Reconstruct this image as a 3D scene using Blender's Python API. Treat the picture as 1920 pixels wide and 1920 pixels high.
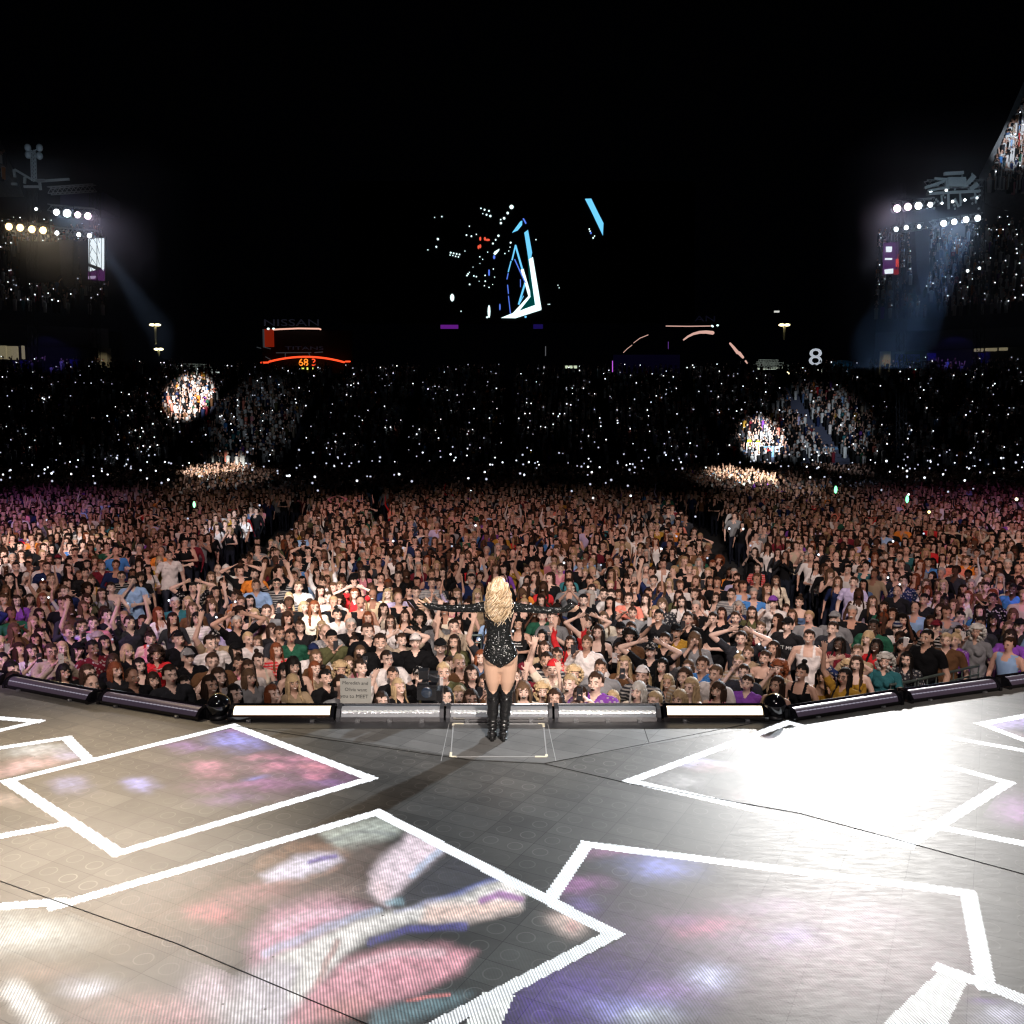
import bpy, math, random
import numpy as np
from mathutils import Vector, Matrix
R = math.radians
rng = np.random.default_rng(7); random.seed(7)
for o in list(bpy.data.objects): bpy.data.objects.remove(o)
scene = bpy.context.scene
COL = scene.collection

# ------------------------------------------------------------------ camera
F, PITCH, CAMH = 1700.0, math.atan(160/1700.0), 3.4
cd = bpy.data.cameras.new("camera"); cam = bpy.data.objects.new("camera", cd); COL.objects.link(cam)
cam.location = (0, 0, CAMH); cam.rotation_euler = (math.pi/2-PITCH, 0, 0)
cd.sensor_width = 36; cd.lens = F/1920*36; cd.clip_start = .05; cd.clip_end = 1500
scene.camera = cam
scene.render.resolution_x = scene.render.resolution_y = 1024

# ------------------------------------------------------------------ world: a black night sky
world = bpy.data.worlds.new("World"); scene.world = world; world.use_nodes = True
bg = world.node_tree.nodes["Background"]; bg.inputs[0].default_value = (.25, .3, .6, 1); bg.inputs[1].default_value = .0006

scene.view_settings.view_transform = 'Standard'; scene.view_settings.look = 'None'
scene.view_settings.gamma = 1; scene.view_settings.exposure = 0
scene.cycles.max_bounces = 4; scene.cycles.diffuse_bounces = 1; scene.cycles.glossy_bounces = 3
scene.cycles.transmission_bounces = 3; scene.cycles.volume_bounces = 0
scene.cycles.sample_clamp_indirect = 2; scene.cycles.caustics_reflective = False; scene.cycles.caustics_refractive = False
scene.cycles.use_denoising = True; scene.cycles.pixel_filter_type = 'BLACKMAN_HARRIS'; scene.cycles.filter_width = 1.3; scene.cycles.use_light_tree = True
try: scene.cycles.denoising_prefilter = 'ACCURATE'
except Exception: pass

def un(u, v, z=0.0):
    r = (u-960)/F; t = (960-v)/F
    d = (r, math.cos(PITCH)+t*math.sin(PITCH), -math.sin(PITCH)+t*math.cos(PITCH))
    k = (z-CAMH)/d[2]
    return Vector((d[0]*k, d[1]*k, z))
def at(u, v, y):
    r = (u-960)/F; t = (960-v)/F
    d = (r, math.cos(PITCH)+t*math.sin(PITCH), -math.sin(PITCH)+t*math.cos(PITCH))
    k = y/d[1]
    return Vector((d[0]*k, y, CAMH+d[2]*k))
FLOORZ = -1.65

# ------------------------------------------------------------------ stage lighting: the show's lamps
def spot(name, loc, target, watts, color, deg, blend=.6, radius=.25):
    l = bpy.data.lights.new(name, 'SPOT'); l.energy = watts; l.color = color
    l.spot_size = R(deg); l.spot_blend = blend; l.shadow_soft_size = radius
    o = bpy.data.objects.new(name, l); COL.objects.link(o)
    o.location = loc; o.rotation_euler = (Vector(target)-Vector(loc)).to_track_quat('-Z', 'Y').to_euler()
    return o
WARM = (1, .83, .75); PINK = (1, .50, .48); PURP = (.60, .22, 1); WHITE = (1, .97, .93); COOL = (.8, .9, 1)
LIGHTS = [
 # wash from the stage roof over the crowd
 *[("wash", (8*math.sin(R(a)), -3.0, 16.0), (34*math.sin(R(a))*(1 if abs(a)<20 else 1.05), 3+20.5*math.cos(R(a)), -1.2), w, c, 37, .55, .3)
   for a, w, c in ((-35, 10500, (1,.72,.70)), (-18, 13800, WARM), (0, 14000, WARM), (18, 13800, WARM), (35, 10500, (1,.74,.70)))],
 ("wash_deep",  (-2.0, 0.0, 20), (-1, 33, -1.5), 10000, (1,.46,.42), 20, .8, .3),
 ("wash_deep",  (-2.0, 0.0, 20), (-15, 29, -1.5), 7500, (1,.42,.50), 22, .8, .3),
 ("wash_deep",  (2.0, 0.0, 20), (15, 30, -1.5), 9000, (1,.60,.52), 22, .8, .3),
 ("front_wash", (-3.5, -1, 8.5), (-4.5, 12.8, -1.0), 1700, (1,.83,.78), 50, .8, .25),
 ("front_wash", (3.5, -1, 8.5), (4.0, 12.8, -1.0), 1700, (1,.83,.78), 50, .8, .25),
 ("purple_left", (-13, 8, 8.5), (-9.0, 14, -1.0), 5200, PURP, 42, 1, .3),
 ("purple_right", (14, 8, 8.5), (11.5, 16, -1.0), 5200, PURP, 38, 1, .3),
 ("purple_deep_left", (-14, 6, 18), (-22, 36, -1), 16000, PURP, 24, 1, .3),
 ("purple_deep_right", (14, 6, 18), (22, 37, -1), 12000, (.75,.25,.8), 24, 1, .3),
 # singer and stage
 ("key_singer", (2.2, -1.5, 6.5), (-.14, 9.6, 1.1), 9000, (1,.88,.78), 19, .6, .15),
 ("back_singer", (27, 52, 18.0), tuple(un(900, 1400)), 150000, COOL, 7.6, .6, .7),
 ("pool_right", (20, 53, 18), tuple(un(1620, 1432)), 118000, WHITE, 7.3, 1, 1.0),
 ("pool_right_wide", (8.5, 15, 11), tuple(un(1560, 1500)), 1600, WHITE, 36, 1, .3),
 ("pool_left", (-7.5, 15, 10), tuple(un(70, 1500)), 13500, (1,.77,.52), 28, 1, .4),
 ("pool_left_near", (-5, 12, 9), tuple(un(40, 1760)), 6200, (1,.90,.84), 28, 1, .4),
 ("stage_fill", (0, 4, 12), (0, 7.5, 0), 420, (1,.97,.93), 75, .8, .8),
]
for a in LIGHTS: spot(*a)
# narrow white beams that pick out patches of the audience: (photo pixel they hit, distance, width, watts, colour)
for i, (u, v, y, w, W, c, src) in enumerate([
    (600, 1105, 17.5, 2.8, 36000, WHITE, (-4, 2, 11)), (1115, 1095, 17.5, 4.2, 9000, WHITE, (5, 2, 11)), (60, 1012, 26, 4.2, 42000, WHITE, (-9, 2, 11)),
    (468, 972, 33, 3.6, 50000, COOL, (-9, 2, 12)), (640, 945, 38, 4, 12000, PINK, (-9, 2, 12)),
    (366, 745, 104, 5.9, 1500000, WHITE, (-10, 2, 4)), (495, 790, 101, 11, 26000, COOL, (-10, 2, 4)),
    (410, 882, 76, 5.4, 560000, (1,1,.9), (-10, 2, 13)), (430, 905, 60, 6.5, 30000, WHITE, (-10, 2, 13)),
    (1392, 897, 66, 5.0, 620000, (1,1,.85), (10, 2, 13)), (1440, 915, 55, 9, 32000, WHITE, (10, 2, 13)),
    (1412, 825, 98, 5.6, 1400000, (.92,.97,1), (10, 2, 4)), (1526, 806, 100, 11.5, 150000, COOL, (10, 2, 4)),
    (1885, 290, 83, 4.6, 330000, COOL, (10, 2, 13)), (1335, 960, 34, 3.6, 15000, WHITE, (9, 2, 12))]):
    p = at(u, v, y); s = Vector(src); d = (p-s).length
    spot("beam_lamp", src, p, W, c, math.degrees(2*math.atan(w/2/d)), .7 if w < 8 else 1.0, .12)

# ------------------------------------------------------------------ materials
MATS = {}
def nodes_of(m):
    m.use_nodes = True; nt = m.node_tree
    return nt, nt.nodes["Principled BSDF"], nt.links
def mat(name, col=(.5,.5,.5), rough=.5, metal=0.0, emit=None, es=1.0, spec=.5, bump=None, objcol=False, attr=False, var=.0):
    if name in MATS: return MATS[name]
    m = bpy.data.materials.new(name); nt, b, L = nodes_of(m)
    b.inputs["Roughness"].default_value = rough; b.inputs["Metallic"].default_value = metal
    b.inputs["Specular IOR Level"].default_value = spec
    b.inputs["Base Color"].default_value = (*col, 1)
    src = None
    if objcol:
        n = nt.nodes.new("ShaderNodeObjectInfo"); src = n.outputs["Color"]
    if attr:
        n = nt.nodes.new("ShaderNodeAttribute"); n.attribute_name = "col"; src = n.outputs["Color"]
    if var:
        tc = nt.nodes.new("ShaderNodeTexCoord"); nz = nt.nodes.new("ShaderNodeTexNoise")
        nz.inputs["Scale"].default_value = 9 if objcol else 4; nz.inputs["Detail"].default_value = 4
        L.new(tc.outputs["Object"], nz.inputs["Vector"])
        mr = nt.nodes.new("ShaderNodeMapRange"); mr.inputs[1].default_value=.3; mr.inputs[2].default_value=.7
        mr.inputs[3].default_value = 1-var; mr.inputs[4].default_value = 1+var
        L.new(nz.outputs[0], mr.inputs[0])
        vm = nt.nodes.new("ShaderNodeVectorMath"); vm.operation = 'SCALE'
        if src: L.new(src, vm.inputs[0])
        else: vm.inputs[0].default_value = col
        L.new(mr.outputs[0], vm.inputs["Scale"]); src = vm.outputs[0]
    if src: L.new(src, b.inputs["Base Color"])
    if emit:
        b.inputs["Emission Color"].default_value = (*emit, 1); b.inputs["Emission Strength"].default_value = es
    if bump:
        tc = nt.nodes.new("ShaderNodeTexCoord"); nz = nt.nodes.new("ShaderNodeTexNoise")
        nz.inputs["Scale"].default_value = bump[0]; nz.inputs["Detail"].default_value = 3
        bp = nt.nodes.new("ShaderNodeBump"); bp.inputs["Strength"].default_value = bump[1]; bp.inputs["Distance"].default_value = bump[2]
        L.new(tc.outputs["Object"], nz.inputs["Vector"]); L.new(nz.outputs[0], bp.inputs["Height"]); L.new(bp.outputs[0], b.inputs["Normal"])
    MATS[name] = m
    return m
def emat(name, col, s, sample=True):
    m = mat(name, (.02,.02,.02), .6, emit=col, es=s)
    if not sample: m.cycles.emission_sampling = 'NONE'
    return m
M_SKIN = mat("skin", objcol=True, rough=.5, spec=.35)
M_CLOTH = mat("cloth", objcol=True, rough=.9, spec=.06, bump=(14, .7, .03), var=.12)
def add_patterns(m):      # some tops are striped, some printed
    nt = m.node_tree; L = nt.links; N = nt.nodes; b = N["Principled BSDF"]; src = b.inputs["Base Color"].links[0].from_socket
    oi = N.new("ShaderNodeObjectInfo"); tc = N.new("ShaderNodeTexCoord")
    wv = N.new("ShaderNodeTexWave"); wv.bands_direction = 'Z'; wv.inputs["Scale"].default_value = 7; L.new(tc.outputs["Object"], wv.inputs[0])
    vo = N.new("ShaderNodeTexVoronoi"); vo.inputs["Scale"].default_value = 22; L.new(tc.outputs["Object"], vo.inputs["Vector"])
    def M(op, a, c):
        n = N.new("ShaderNodeMath"); n.operation = op
        for i, x in enumerate((a, c)):
            if isinstance(x, (int, float)): n.inputs[i].default_value = x
            else: L.new(x, n.inputs[i])
        return n.outputs[0]
    st = M('MULTIPLY', M('GREATER_THAN', wv.outputs[1], .6), M('LESS_THAN', oi.outputs["Random"], .05))
    fl = M('MULTIPLY', M('LESS_THAN', vo.outputs["Distance"], .36), M('GREATER_THAN', oi.outputs["Random"], .90))
    f = M('MULTIPLY', M('MAXIMUM', st, fl), .6)
    mx = N.new("ShaderNodeMix"); mx.data_type = 'RGBA'; L.new(f, mx.inputs[0]); L.new(src, mx.inputs[6]); mx.inputs[7].default_value = (.45,.42,.40,1); L.new(mx.outputs[2], b.inputs["Base Color"])
add_patterns(M_CLOTH)
M_HAIR = mat("hair", objcol=True, rough=.62, spec=.16, bump=(60, .6, .01), var=.35)
M_PANTS = mat("denim", (.02,.025,.045), .85, bump=(20, .5, .02))
M_EYE = mat("eye_dark", (.03,.018,.012), .3)
M_LIP = mat("lip", (.42,.10,.09), .4)
M_TEETH = mat("teeth", (.75,.72,.66), .3)
M_BLACK = mat("black_plastic", (.012,.012,.014), .35)
M_BLACKG = mat("black_gloss", (.006,.006,.008), .06, spec=.8)
M_STEEL = mat("steel", (.35,.36,.38), .35, .8)
M_DARK = mat("dark_steel", (.05,.052,.06), .5, .3)

# ------------------------------------------------------------------ mesh builder
class MB:
    def __init__(s): s.V = []; s.F = []; s.M = []; s.n = 0
    def add(s, V, Fs, m=0):
        V = np.asarray(V, float); s.V.append(V)
        s.F += [tuple(int(i)+s.n for i in f) for f in Fs]; s.M += [m]*len(Fs); s.n += len(V); return s
    def box(s, c, d, m=0, rot=None, taper=1.0):
        x, y, z = np.array(d)/2
        V = np.array([[-x,-y,-z],[x,-y,-z],[x,y,-z],[-x,y,-z],[-x*taper,-y*taper,z],[x*taper,-y*taper,z],[x*taper,y*taper,z],[-x*taper,y*taper,z]])
        if rot is not None: V = V @ np.array(rot).T
        return s.add(V+np.array(c), [(0,3,2,1),(4,5,6,7),(0,1,5,4),(1,2,6,5),(2,3,7,6),(3,0,4,7)], m)
    def tube(s, C, rad, n=10, m=0, ref=None, caps=True, roundcap=True):
        C = np.asarray(C, float); k = len(C)
        rad = np.asarray([(r, r) if np.isscalar(r) else r for r in rad], float)
        T = np.gradient(C, axis=0); T /= np.linalg.norm(T, axis=1)[:, None]+1e-12
        if caps and roundcap:
            C2=[]; R2=[]; T2=[]
            for a in (80, 55, 28):
                C2.append(C[0]-T[0]*rad[0].mean()*math.sin(R(a))); R2.append(rad[0]*math.cos(R(a))); T2.append(T[0])
            C2 += list(C); R2 += list(rad); T2 += list(T)
            for a in (28, 55, 80):
                C2.append(C[-1]+T[-1]*rad[-1].mean()*math.sin(R(a))); R2.append(rad[-1]*math.cos(R(a))); T2.append(T[-1])
            C = np.array(C2); rad = np.array(R2); T = np.array(T2); k = len(C)
        if ref is None: ref = (0,0,1) if abs(T[:,2]).mean() < .8 else (0,1,0)
        ref = np.asarray(ref, float)
        U = np.cross(ref, T); nu = np.linalg.norm(U, axis=1)[:, None]; U = U/np.maximum(nu, 1e-6); W = np.cross(T, U)
        a = np.linspace(0, 2*math.pi, n, endpoint=False)
        V = C[:,None,:] + rad[:,0,None,None]*np.cos(a)[None,:,None]*U[:,None,:] + rad[:,1,None,None]*np.sin(a)[None,:,None]*W[:,None,:]
        Fs = [(i*n+j, i*n+(j+1)%n, (i+1)*n+(j+1)%n, (i+1)*n+j) for i in range(k-1) for j in range(n)]
        if caps: Fs += [tuple(range(n-1,-1,-1)), tuple((k-1)*n+j for j in range(n))]
        return s.add(V.reshape(-1,3), Fs, m)
    def ball(s, c, r, m=0, n=12, k=8, rot=None):
        r = np.array([r]*3 if np.isscalar(r) else r, float)
        V = [(0,0,1)]+[(math.sin(math.pi*i/k)*math.cos(2*math.pi*j/n), math.sin(math.pi*i/k)*math.sin(2*math.pi*j/n), math.cos(math.pi*i/k)) for i in range(1,k) for j in range(n)]+[(0,0,-1)]
        V = np.array(V)*r
        if rot is not None: V = V @ np.array(rot).T
        Fs = [(0,1+j,1+(j+1)%n) for j in range(n)]
        Fs += [(1+i*n+j, 1+(i+1)*n+j, 1+(i+1)*n+(j+1)%n, 1+i*n+(j+1)%n) for i in range(k-2) for j in range(n)]
        e = len(V)-1; Fs += [(e, 1+(k-2)*n+(j+1)%n, 1+(k-2)*n+j) for j in range(n)]
        return s.add(V+np.array(c), Fs, m)
    def bar(s, a, b, w=.05, m=0, h=None):      # square beam from a to b
        a = np.array(a, float); b = np.array(b, float); t = b-a; L = np.linalg.norm(t); t /= L
        ref = np.array((0,0,1.)) if abs(t[2]) < .9 else np.array((0,1.,0))
        u = np.cross(ref, t); u /= np.linalg.norm(u); v = np.cross(t, u)
        return s.box((a+b)/2, (w, h or w, L), m, rot=np.array([u, v, t]).T)
    def prism(s, P, y0, y1, m=0):              # polygon given in (x, z), extruded along y
        n = len(P); V = [(x, y0, z) for x, z in P]+[(x, y1, z) for x, z in P]
        Fs = [tuple(range(n)), tuple(range(2*n-1, n-1, -1))]+[(i, i+n, (i+1)%n+n, (i+1)%n) for i in range(n)]
        return s.add(V, Fs, m)
    def mesh(s, name, mats, smooth=True):
        me = bpy.data.meshes.new(name); V = np.vstack(s.V)
        me.from_pydata(V.tolist(), [], s.F)
        for m in mats: me.materials.append(m)
        me.polygons.foreach_set("material_index", s.M)
        me.polygons.foreach_set("use_smooth", [smooth]*len(s.F)); me.update()
        return me
def obj(name, me, parent=None, loc=None, rz=None, color=None):
    o = bpy.data.objects.new(name, me); COL.objects.link(o)
    if parent is not None: o.parent = parent
    if loc is not None: o.location = loc
    if rz is not None: o.rotation_euler = (0,0,rz)
    if color is not None: o.color = (*color, 1)
    return o
def build(name, mb, mats, parent=None, smooth=False, **k):
    if not isinstance(mats, (list, tuple)): mats = [mats]
    return obj(name, mb.mesh(name, mats, smooth), parent, **k)
def tag(o, label=None, cat=None, group=None, kind=None):
    for k, v in (("label",label),("category",cat),("group",group),("kind",kind)):
        if v: o[k] = v
    return o
def empty(name, loc, rz=0):
    o = bpy.data.objects.new(name, None); COL.objects.link(o); o.location = loc; o.rotation_euler = (0,0,rz); o.empty_display_size=.1
    return o
def evald(o):
    dg = bpy.context.evaluated_depsgraph_get(); dg.update()
    return bpy.data.meshes.new_from_object(o.evaluated_get(dg))
def voxel(mb, size, smooth=4, factor=.5, decim=None):
    me = mb.mesh("tmp", [M_SKIN]); o = obj("tmp", me)
    r = o.modifiers.new("r", 'REMESH'); r.mode = 'VOXEL'; r.voxel_size = size
    if smooth:
        q = o.modifiers.new("s", 'SMOOTH'); q.factor = factor; q.iterations = smooth
    if decim:
        q = o.modifiers.new("d", 'DECIMATE'); q.ratio = decim
    out = evald(o); bpy.data.objects.remove(o); bpy.data.meshes.remove(me)
    return out
def arrays(me):
    V = np.empty(len(me.vertices)*3); me.vertices.foreach_get("co", V); V = V.reshape(-1,3)
    N = np.empty(len(me.vertices)*3); me.vertices.foreach_get("normal", N); N = N.reshape(-1,3)
    return V, N
def centres(me):
    C = np.empty(len(me.polygons)*3); me.polygons.foreach_get("center", C); return C.reshape(-1,3)
def text_mesh(txt, size, depth, m, align='CENTER'):
    c = bpy.data.curves.new("txt", 'FONT'); c.body = txt; c.size = size; c.extrude = depth; c.align_x = align; c.align_y = 'CENTER'
    c.resolution_u = 3
    o = bpy.data.objects.new("txt", c); COL.objects.link(o); me = evald(o); bpy.data.objects.remove(o)
    me.materials.clear(); me.materials.append(m); return me
SMOKE, BEAMK = 0.016, 1.0
# ------------------------------------------------------------------ ground and stage
tag(build("ground", MB().box((0, 150, FLOORZ-.1), (900, 900, .2)), mat("field_cover", (.05,.05,.055), .8, var=.2)), kind="structure")

def floor_material(name="stage_floor", base=(.088,.086,.080), rings=1.9):
    m = bpy.data.materials.new(name); nt, b, L = nodes_of(m); N = nt.nodes
    def math_(op, a, c=None, d=None):
        n = N.new("ShaderNodeMath"); n.operation = op
        for i, x in enumerate((a, c, d)):
            if x is None: continue
            if isinstance(x, (int, float)): n.inputs[i].default_value = x
            else: L.new(x, n.inputs[i])
        return n.outputs[0]
    geo = N.new("ShaderNodeNewGeometry")
    mp = N.new("ShaderNodeMapping"); mp.inputs["Rotation"].default_value = (0,0,R(28)); mp.inputs["Scale"].default_value = (1/.228,)*3
    L.new(geo.outputs["Position"], mp.inputs[0])
    sx = N.new("ShaderNodeSeparateXYZ"); L.new(mp.outputs[0], sx.inputs[0])
    fx = math_('SUBTRACT', math_('FRACT', sx.outputs[0]), .5); fy = math_('SUBTRACT', math_('FRACT', sx.outputs[1]), .5)
    rr = math_('SQRT', math_('ADD', math_('MULTIPLY', fx, fx), math_('MULTIPLY', fy, fy)))
    ring = math_('LESS_THAN', math_('ABSOLUTE', math_('SUBTRACT', rr, .27)), .021)
    wn = N.new("ShaderNodeTexNoise"); wn.inputs["Scale"].default_value = 1.3; wn.inputs["Detail"].default_value = 2; L.new(geo.outputs["Position"], wn.inputs[0])
    ringm = math_('MULTIPLY', ring, math_('MULTIPLY', math_('SUBTRACT', wn.outputs[0], .33), 1.3))
    # seams: every cell one way, every fourth the other
    s1 = math_('GREATER_THAN', math_('ABSOLUTE', fy), .488)
    f4 = math_('SUBTRACT', math_('FRACT', math_('MULTIPLY', sx.outputs[0], .5)), .5)
    s2 = math_('GREATER_THAN', math_('ABSOLUTE', f4), .4945)
    seam = math_('MAXIMUM', s1, s2)
    # panel by panel tone
    cell = N.new("ShaderNodeVectorMath"); cell.operation = 'FLOOR'
    sc = N.new("ShaderNodeVectorMath"); sc.operation = 'MULTIPLY'; sc.inputs[1].default_value = (.5, 1, 0); L.new(mp.outputs[0], sc.inputs[0]); L.new(sc.outputs[0], cell.inputs[0])
    wh = N.new("ShaderNodeTexWhiteNoise"); L.new(cell.outputs[0], wh.inputs[0])
    n1 = N.new("ShaderNodeTexNoise"); n1.inputs["Scale"].default_value = 2.2; n1.inputs["Detail"].default_value = 8; n1.inputs["Roughness"].default_value = .65; L.new(geo.outputs["Position"], n1.inputs[0])
    st = N.new("ShaderNodeMapping"); st.inputs["Scale"].default_value = (2, 9, 1); st.inputs["Rotation"].default_value = (0,0,R(35)); L.new(geo.outputs["Position"], st.inputs[0])
    n2 = N.new("ShaderNodeTexNoise"); n2.inputs["Scale"].default_value = 3; n2.inputs["Detail"].default_value = 6; L.new(st.outputs[0], n2.inputs[0])
    # curved scuffs left by shoes
    vo = N.new("ShaderNodeTexNoise"); vo.inputs["Scale"].default_value = 5; vo.inputs["Detail"].default_value = 1; vo.inputs["Distortion"].default_value = 1.2; L.new(geo.outputs["Position"], vo.inputs[0])
    scuff = math_('MULTIPLY', math_('LESS_THAN', math_('ABSOLUTE', math_('SUBTRACT', vo.outputs[0], .5)), .0025), math_('GREATER_THAN', wn.outputs[0], .56))
    tone = math_('ADD', math_('MULTIPLY', n1.outputs[0], .9), math_('MULTIPLY', n2.outputs[0], .5))
    tone = math_('ADD', tone, math_('MULTIPLY', wh.outputs[0], .42))
    tone = math_('ADD', tone, math_('MULTIPLY', ringm, rings))
    tone = math_('MULTIPLY', tone, math_('SUBTRACT', 1, math_('MULTIPLY', seam, .72)))
    cr = N.new("ShaderNodeVectorMath"); cr.operation = 'SCALE'; cr.inputs[0].default_value = base; L.new(tone, cr.inputs["Scale"])
    L.new(cr.outputs[0], b.inputs["Base Color"])
    ro = math_('ADD', .40, math_('MULTIPLY', n2.outputs[0], .22)); L.new(ro, b.inputs["Roughness"])
    b.inputs["Specular IOR Level"].default_value = .45
    bp = N.new("ShaderNodeBump"); bp.inputs["Strength"].default_value = .22; bp.inputs["Distance"].default_value = .004
    L.new(math_('ADD', math_('MULTIPLY', seam, -1), math_('ADD', math_('MULTIPLY', ring, .5), math_('MULTIPLY', n2.outputs[0], .6))), bp.inputs["Height"]); L.new(bp.outputs[0], b.inputs["Normal"])
    # the LED video floor gives off its own picture
    at_ = N.new("ShaderNodeAttribute"); at_.attribute_name = "led"
    wv = N.new("ShaderNodeTexWave"); wv.inputs["Scale"].default_value = 16; wv.bands_direction = 'X'; wv.inputs["Distortion"].default_value = 0
    wm = N.new("ShaderNodeMapping"); wm.inputs["Rotation"].default_value = (0,0,R(-14)); L.new(geo.outputs["Position"], wm.inputs[0]); L.new(wm.outputs[0], wv.inputs[0])
    sxy = N.new("ShaderNodeSeparateXYZ"); L.new(geo.outputs["Position"], sxy.inputs[0])
    near = N.new("ShaderNodeMapRange"); L.new(sxy.outputs[1], near.inputs[0]); near.inputs[1].default_value=8.2; near.inputs[2].default_value=4.8; near.inputs[3].default_value=.0; near.inputs[4].default_value=.75
    lines = math_('SUBTRACT', 1, math_('MULTIPLY', near.outputs[0], wv.outputs[1]))
    lines = math_('MULTIPLY', lines, math_('ADD', .8, math_('MULTIPLY', n2.outputs[0], .4)))
    es = N.new("ShaderNodeVectorMath"); es.operation = 'SCALE'; L.new(at_.outputs["Color"], es.inputs[0]); L.new(lines, es.inputs["Scale"])
    L.new(es.outputs[0], b.inputs["Emission Color"]); b.inputs["Emission Strength"].default_value = 1.0
    return m
M_FLOOR = floor_material(); M_FLOORP = floor_material("stage_floor_pale", (.15,.152,.15), .0)

cl, cr_ = un(392, 1350), un(1462, 1350)
dl = (un(10, 1288)-un(375, 1349)).normalized(); dr = (un(1885, 1290)-un(1483, 1348)).normalized()
edge = [cl+dl*14, cl, cr_, cr_+dr*14]
P = [(p.x, p.y) for p in edge]+[(22, 12), (22, -9), (-22, -9), (-22, 12)]
def slab(P, z0, z1):
    b = MB(); n = len(P); b.add([(x,y,z0) for x,y in P]+[(x,y,z1) for x,y in P], [tuple(range(n)), tuple(range(2*n-1,n-1,-1))]+[(i,i+n,(i+1)%n+n,(i+1)%n) for i in range(n)]); return b
tag(build("stage_floor", slab(P, 0, -.25), M_FLOOR), "grey panelled stage floor with ring marks and scuffs", kind="structure")
inset = lambda q, k: q+(Vector((0, 8, 0))-q).normalized()*k
P2 = [(inset(p, .35).x, inset(p, .35).y) for p in edge]+[(15, -6), (-15, -6)]
tag(build("stage_base", slab(P2, -.252, FLOORZ), mat("black_cloth", (.008,.008,.01), .9)), "black clad base under the stage deck", kind="structure")

# picture shown on the LED floor, painted cell by cell in the floor's own coordinates
CS = .0155
gx = np.arange(-6.8, 6.8, CS)+CS/2; gy = np.arange(3.3, 11.2, CS)+CS/2
X, Y = np.meshgrid(gx, gy)
def P_(u, v): p = un(u, v); return np.array((p.x, p.y))
LED = np.zeros(X.shape+(3,))
dep = Y*math.cos(PITCH)+CAMH*math.sin(PITCH)
U_ = 960+F*X/dep; V_ = 960-F*(Y*math.sin(PITCH)-CAMH*math.cos(PITCH))/dep
UW, VW = U_, V_
def wob(f, s): return np.sin(X*f+s+1.7*np.sin(Y*f*.7+s*2))*.6+np.sin(Y*f*1.3-s+1.3*np.sin(X*f*.9))*.4
def inside(poly):
    Q = [P_(*p) for p in poly]; ins = np.zeros(X.shape, bool); n = len(Q)
    for i in range(n):
        (x1,y1),(x2,y2) = Q[i], Q[(i+1)%n]
        c = ((y1 > Y) != (y2 > Y)) & (X < (x2-x1)*(Y-y1)/(y2-y1+1e-12)+x1); ins ^= c
    return ins
def blob(mask, u, v, ru, rv, col, k=1.0, ang=0, hard=2.0):
    du, dv = U_-u, V_-v; c, s = math.cos(R(ang)), math.sin(R(ang))
    a = (du*c-dv*s)/ru; b_ = (du*s+dv*c)/rv
    w = np.exp(-(a*a+b_*b_)**(hard/2))*k*mask
    LED[:] = LED*(1-w[...,None])+np.array(col)*w[...,None]
def stroke(mask, pts, w, col, k=1.0):
    best = np.full(X.shape, 1e9)
    for (u1,v1),(u2,v2) in zip(pts[:-1], pts[1:]):
        t = np.clip(((U_-u1)*(u2-u1)+(V_-v1)*(v2-v1))/((u2-u1)**2+(v2-v1)**2), 0, 1)
        best = np.minimum(best, np.hypot(U_-u1-t*(u2-u1), V_-v1-t*(v2-v1)))
    ww = np.exp(-(best/w)**3)*k*mask
    LED[:] = LED*(1-ww[...,None])+np.array(col)*ww[...,None]
def strip(p, q, w=.112, k=(1.15,1.2,1.25), ext=.5):
    a, b = P_(*p), P_(*q); t = (b-a); L_ = np.linalg.norm(t); t /= L_
    al = (X-a[0])*t[0]+(Y-a[1])*t[1]; pe = np.abs(-(X-a[0])*t[1]+(Y-a[1])*t[0])
    LED[(al > -w*ext) & (al < L_+w*ext) & (pe < w/2)] = k
U_ = UW+20*wob(2.6, .3)+8*wob(9, 2.1)+3*wob(27, 4); V_ = VW+8*wob(3.1, 1.3)+4*wob(10, .4)+1.8*wob(29, 2)
q1 = inside([(440,1365),(690,1460),(226,1598),(20,1463)])
q2 = inside([(705,1530),(1150,1752),(640,2010),(-80,1960),(110,1705)])
q3 = inside([(1105,1590),(1815,1680),(1850,1960),(700,1990),(1168,1760),(1035,1690)])
q4 = inside([(1478,1358),(1890,1467),(1700,1580),(1190,1465)])
q5 = inside([(1765,1820),(1960,1880),(1960,1990),(1600,1990)])
q6 = inside([(-60,1410),(120,1386),(160,1425),(-60,1475)])
q7 = inside([(1845,1358),(1990,1330),(1990,1420)])
q8 = inside([(-60,1480),(5,1475),(105,1545),(-60,1580)])
PU=(.30,.12,.42); PK=(.75,.22,.38); BL=(.28,.28,.95); WH=(1,1,1)
# Q1
blob(q1, 600,1440, 200,50, (.17,.06,.16), .8)
for a in [(435,1388,42,13,BL,.95),(268,1469,20,9,(.42,.4,1),.95),(138,1476,32,12,(.45,.42,.85),.6),(385,1437,30,9,PK,.8),(390,1455,25,9,PK,.4),(350,1403,32,7,PU,.8),
          (470,1418,36,6,PK,.6),(560,1422,46,8,PK,.75),(500,1444,42,9,PK,.8),(590,1440,36,8,(.8,.25,.35),.85),(587,1457,26,7,PK,.9),(470,1477,95,8,(.40,.12,.36),.8),
          (420,1370,40,8,(.5,.12,.4),.6),(440,1500,60,10,PU,.5),(470,1465,20,5,BL,.6),(620,1470,40,7,PU,.6)]: blob(q1,*a)
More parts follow.
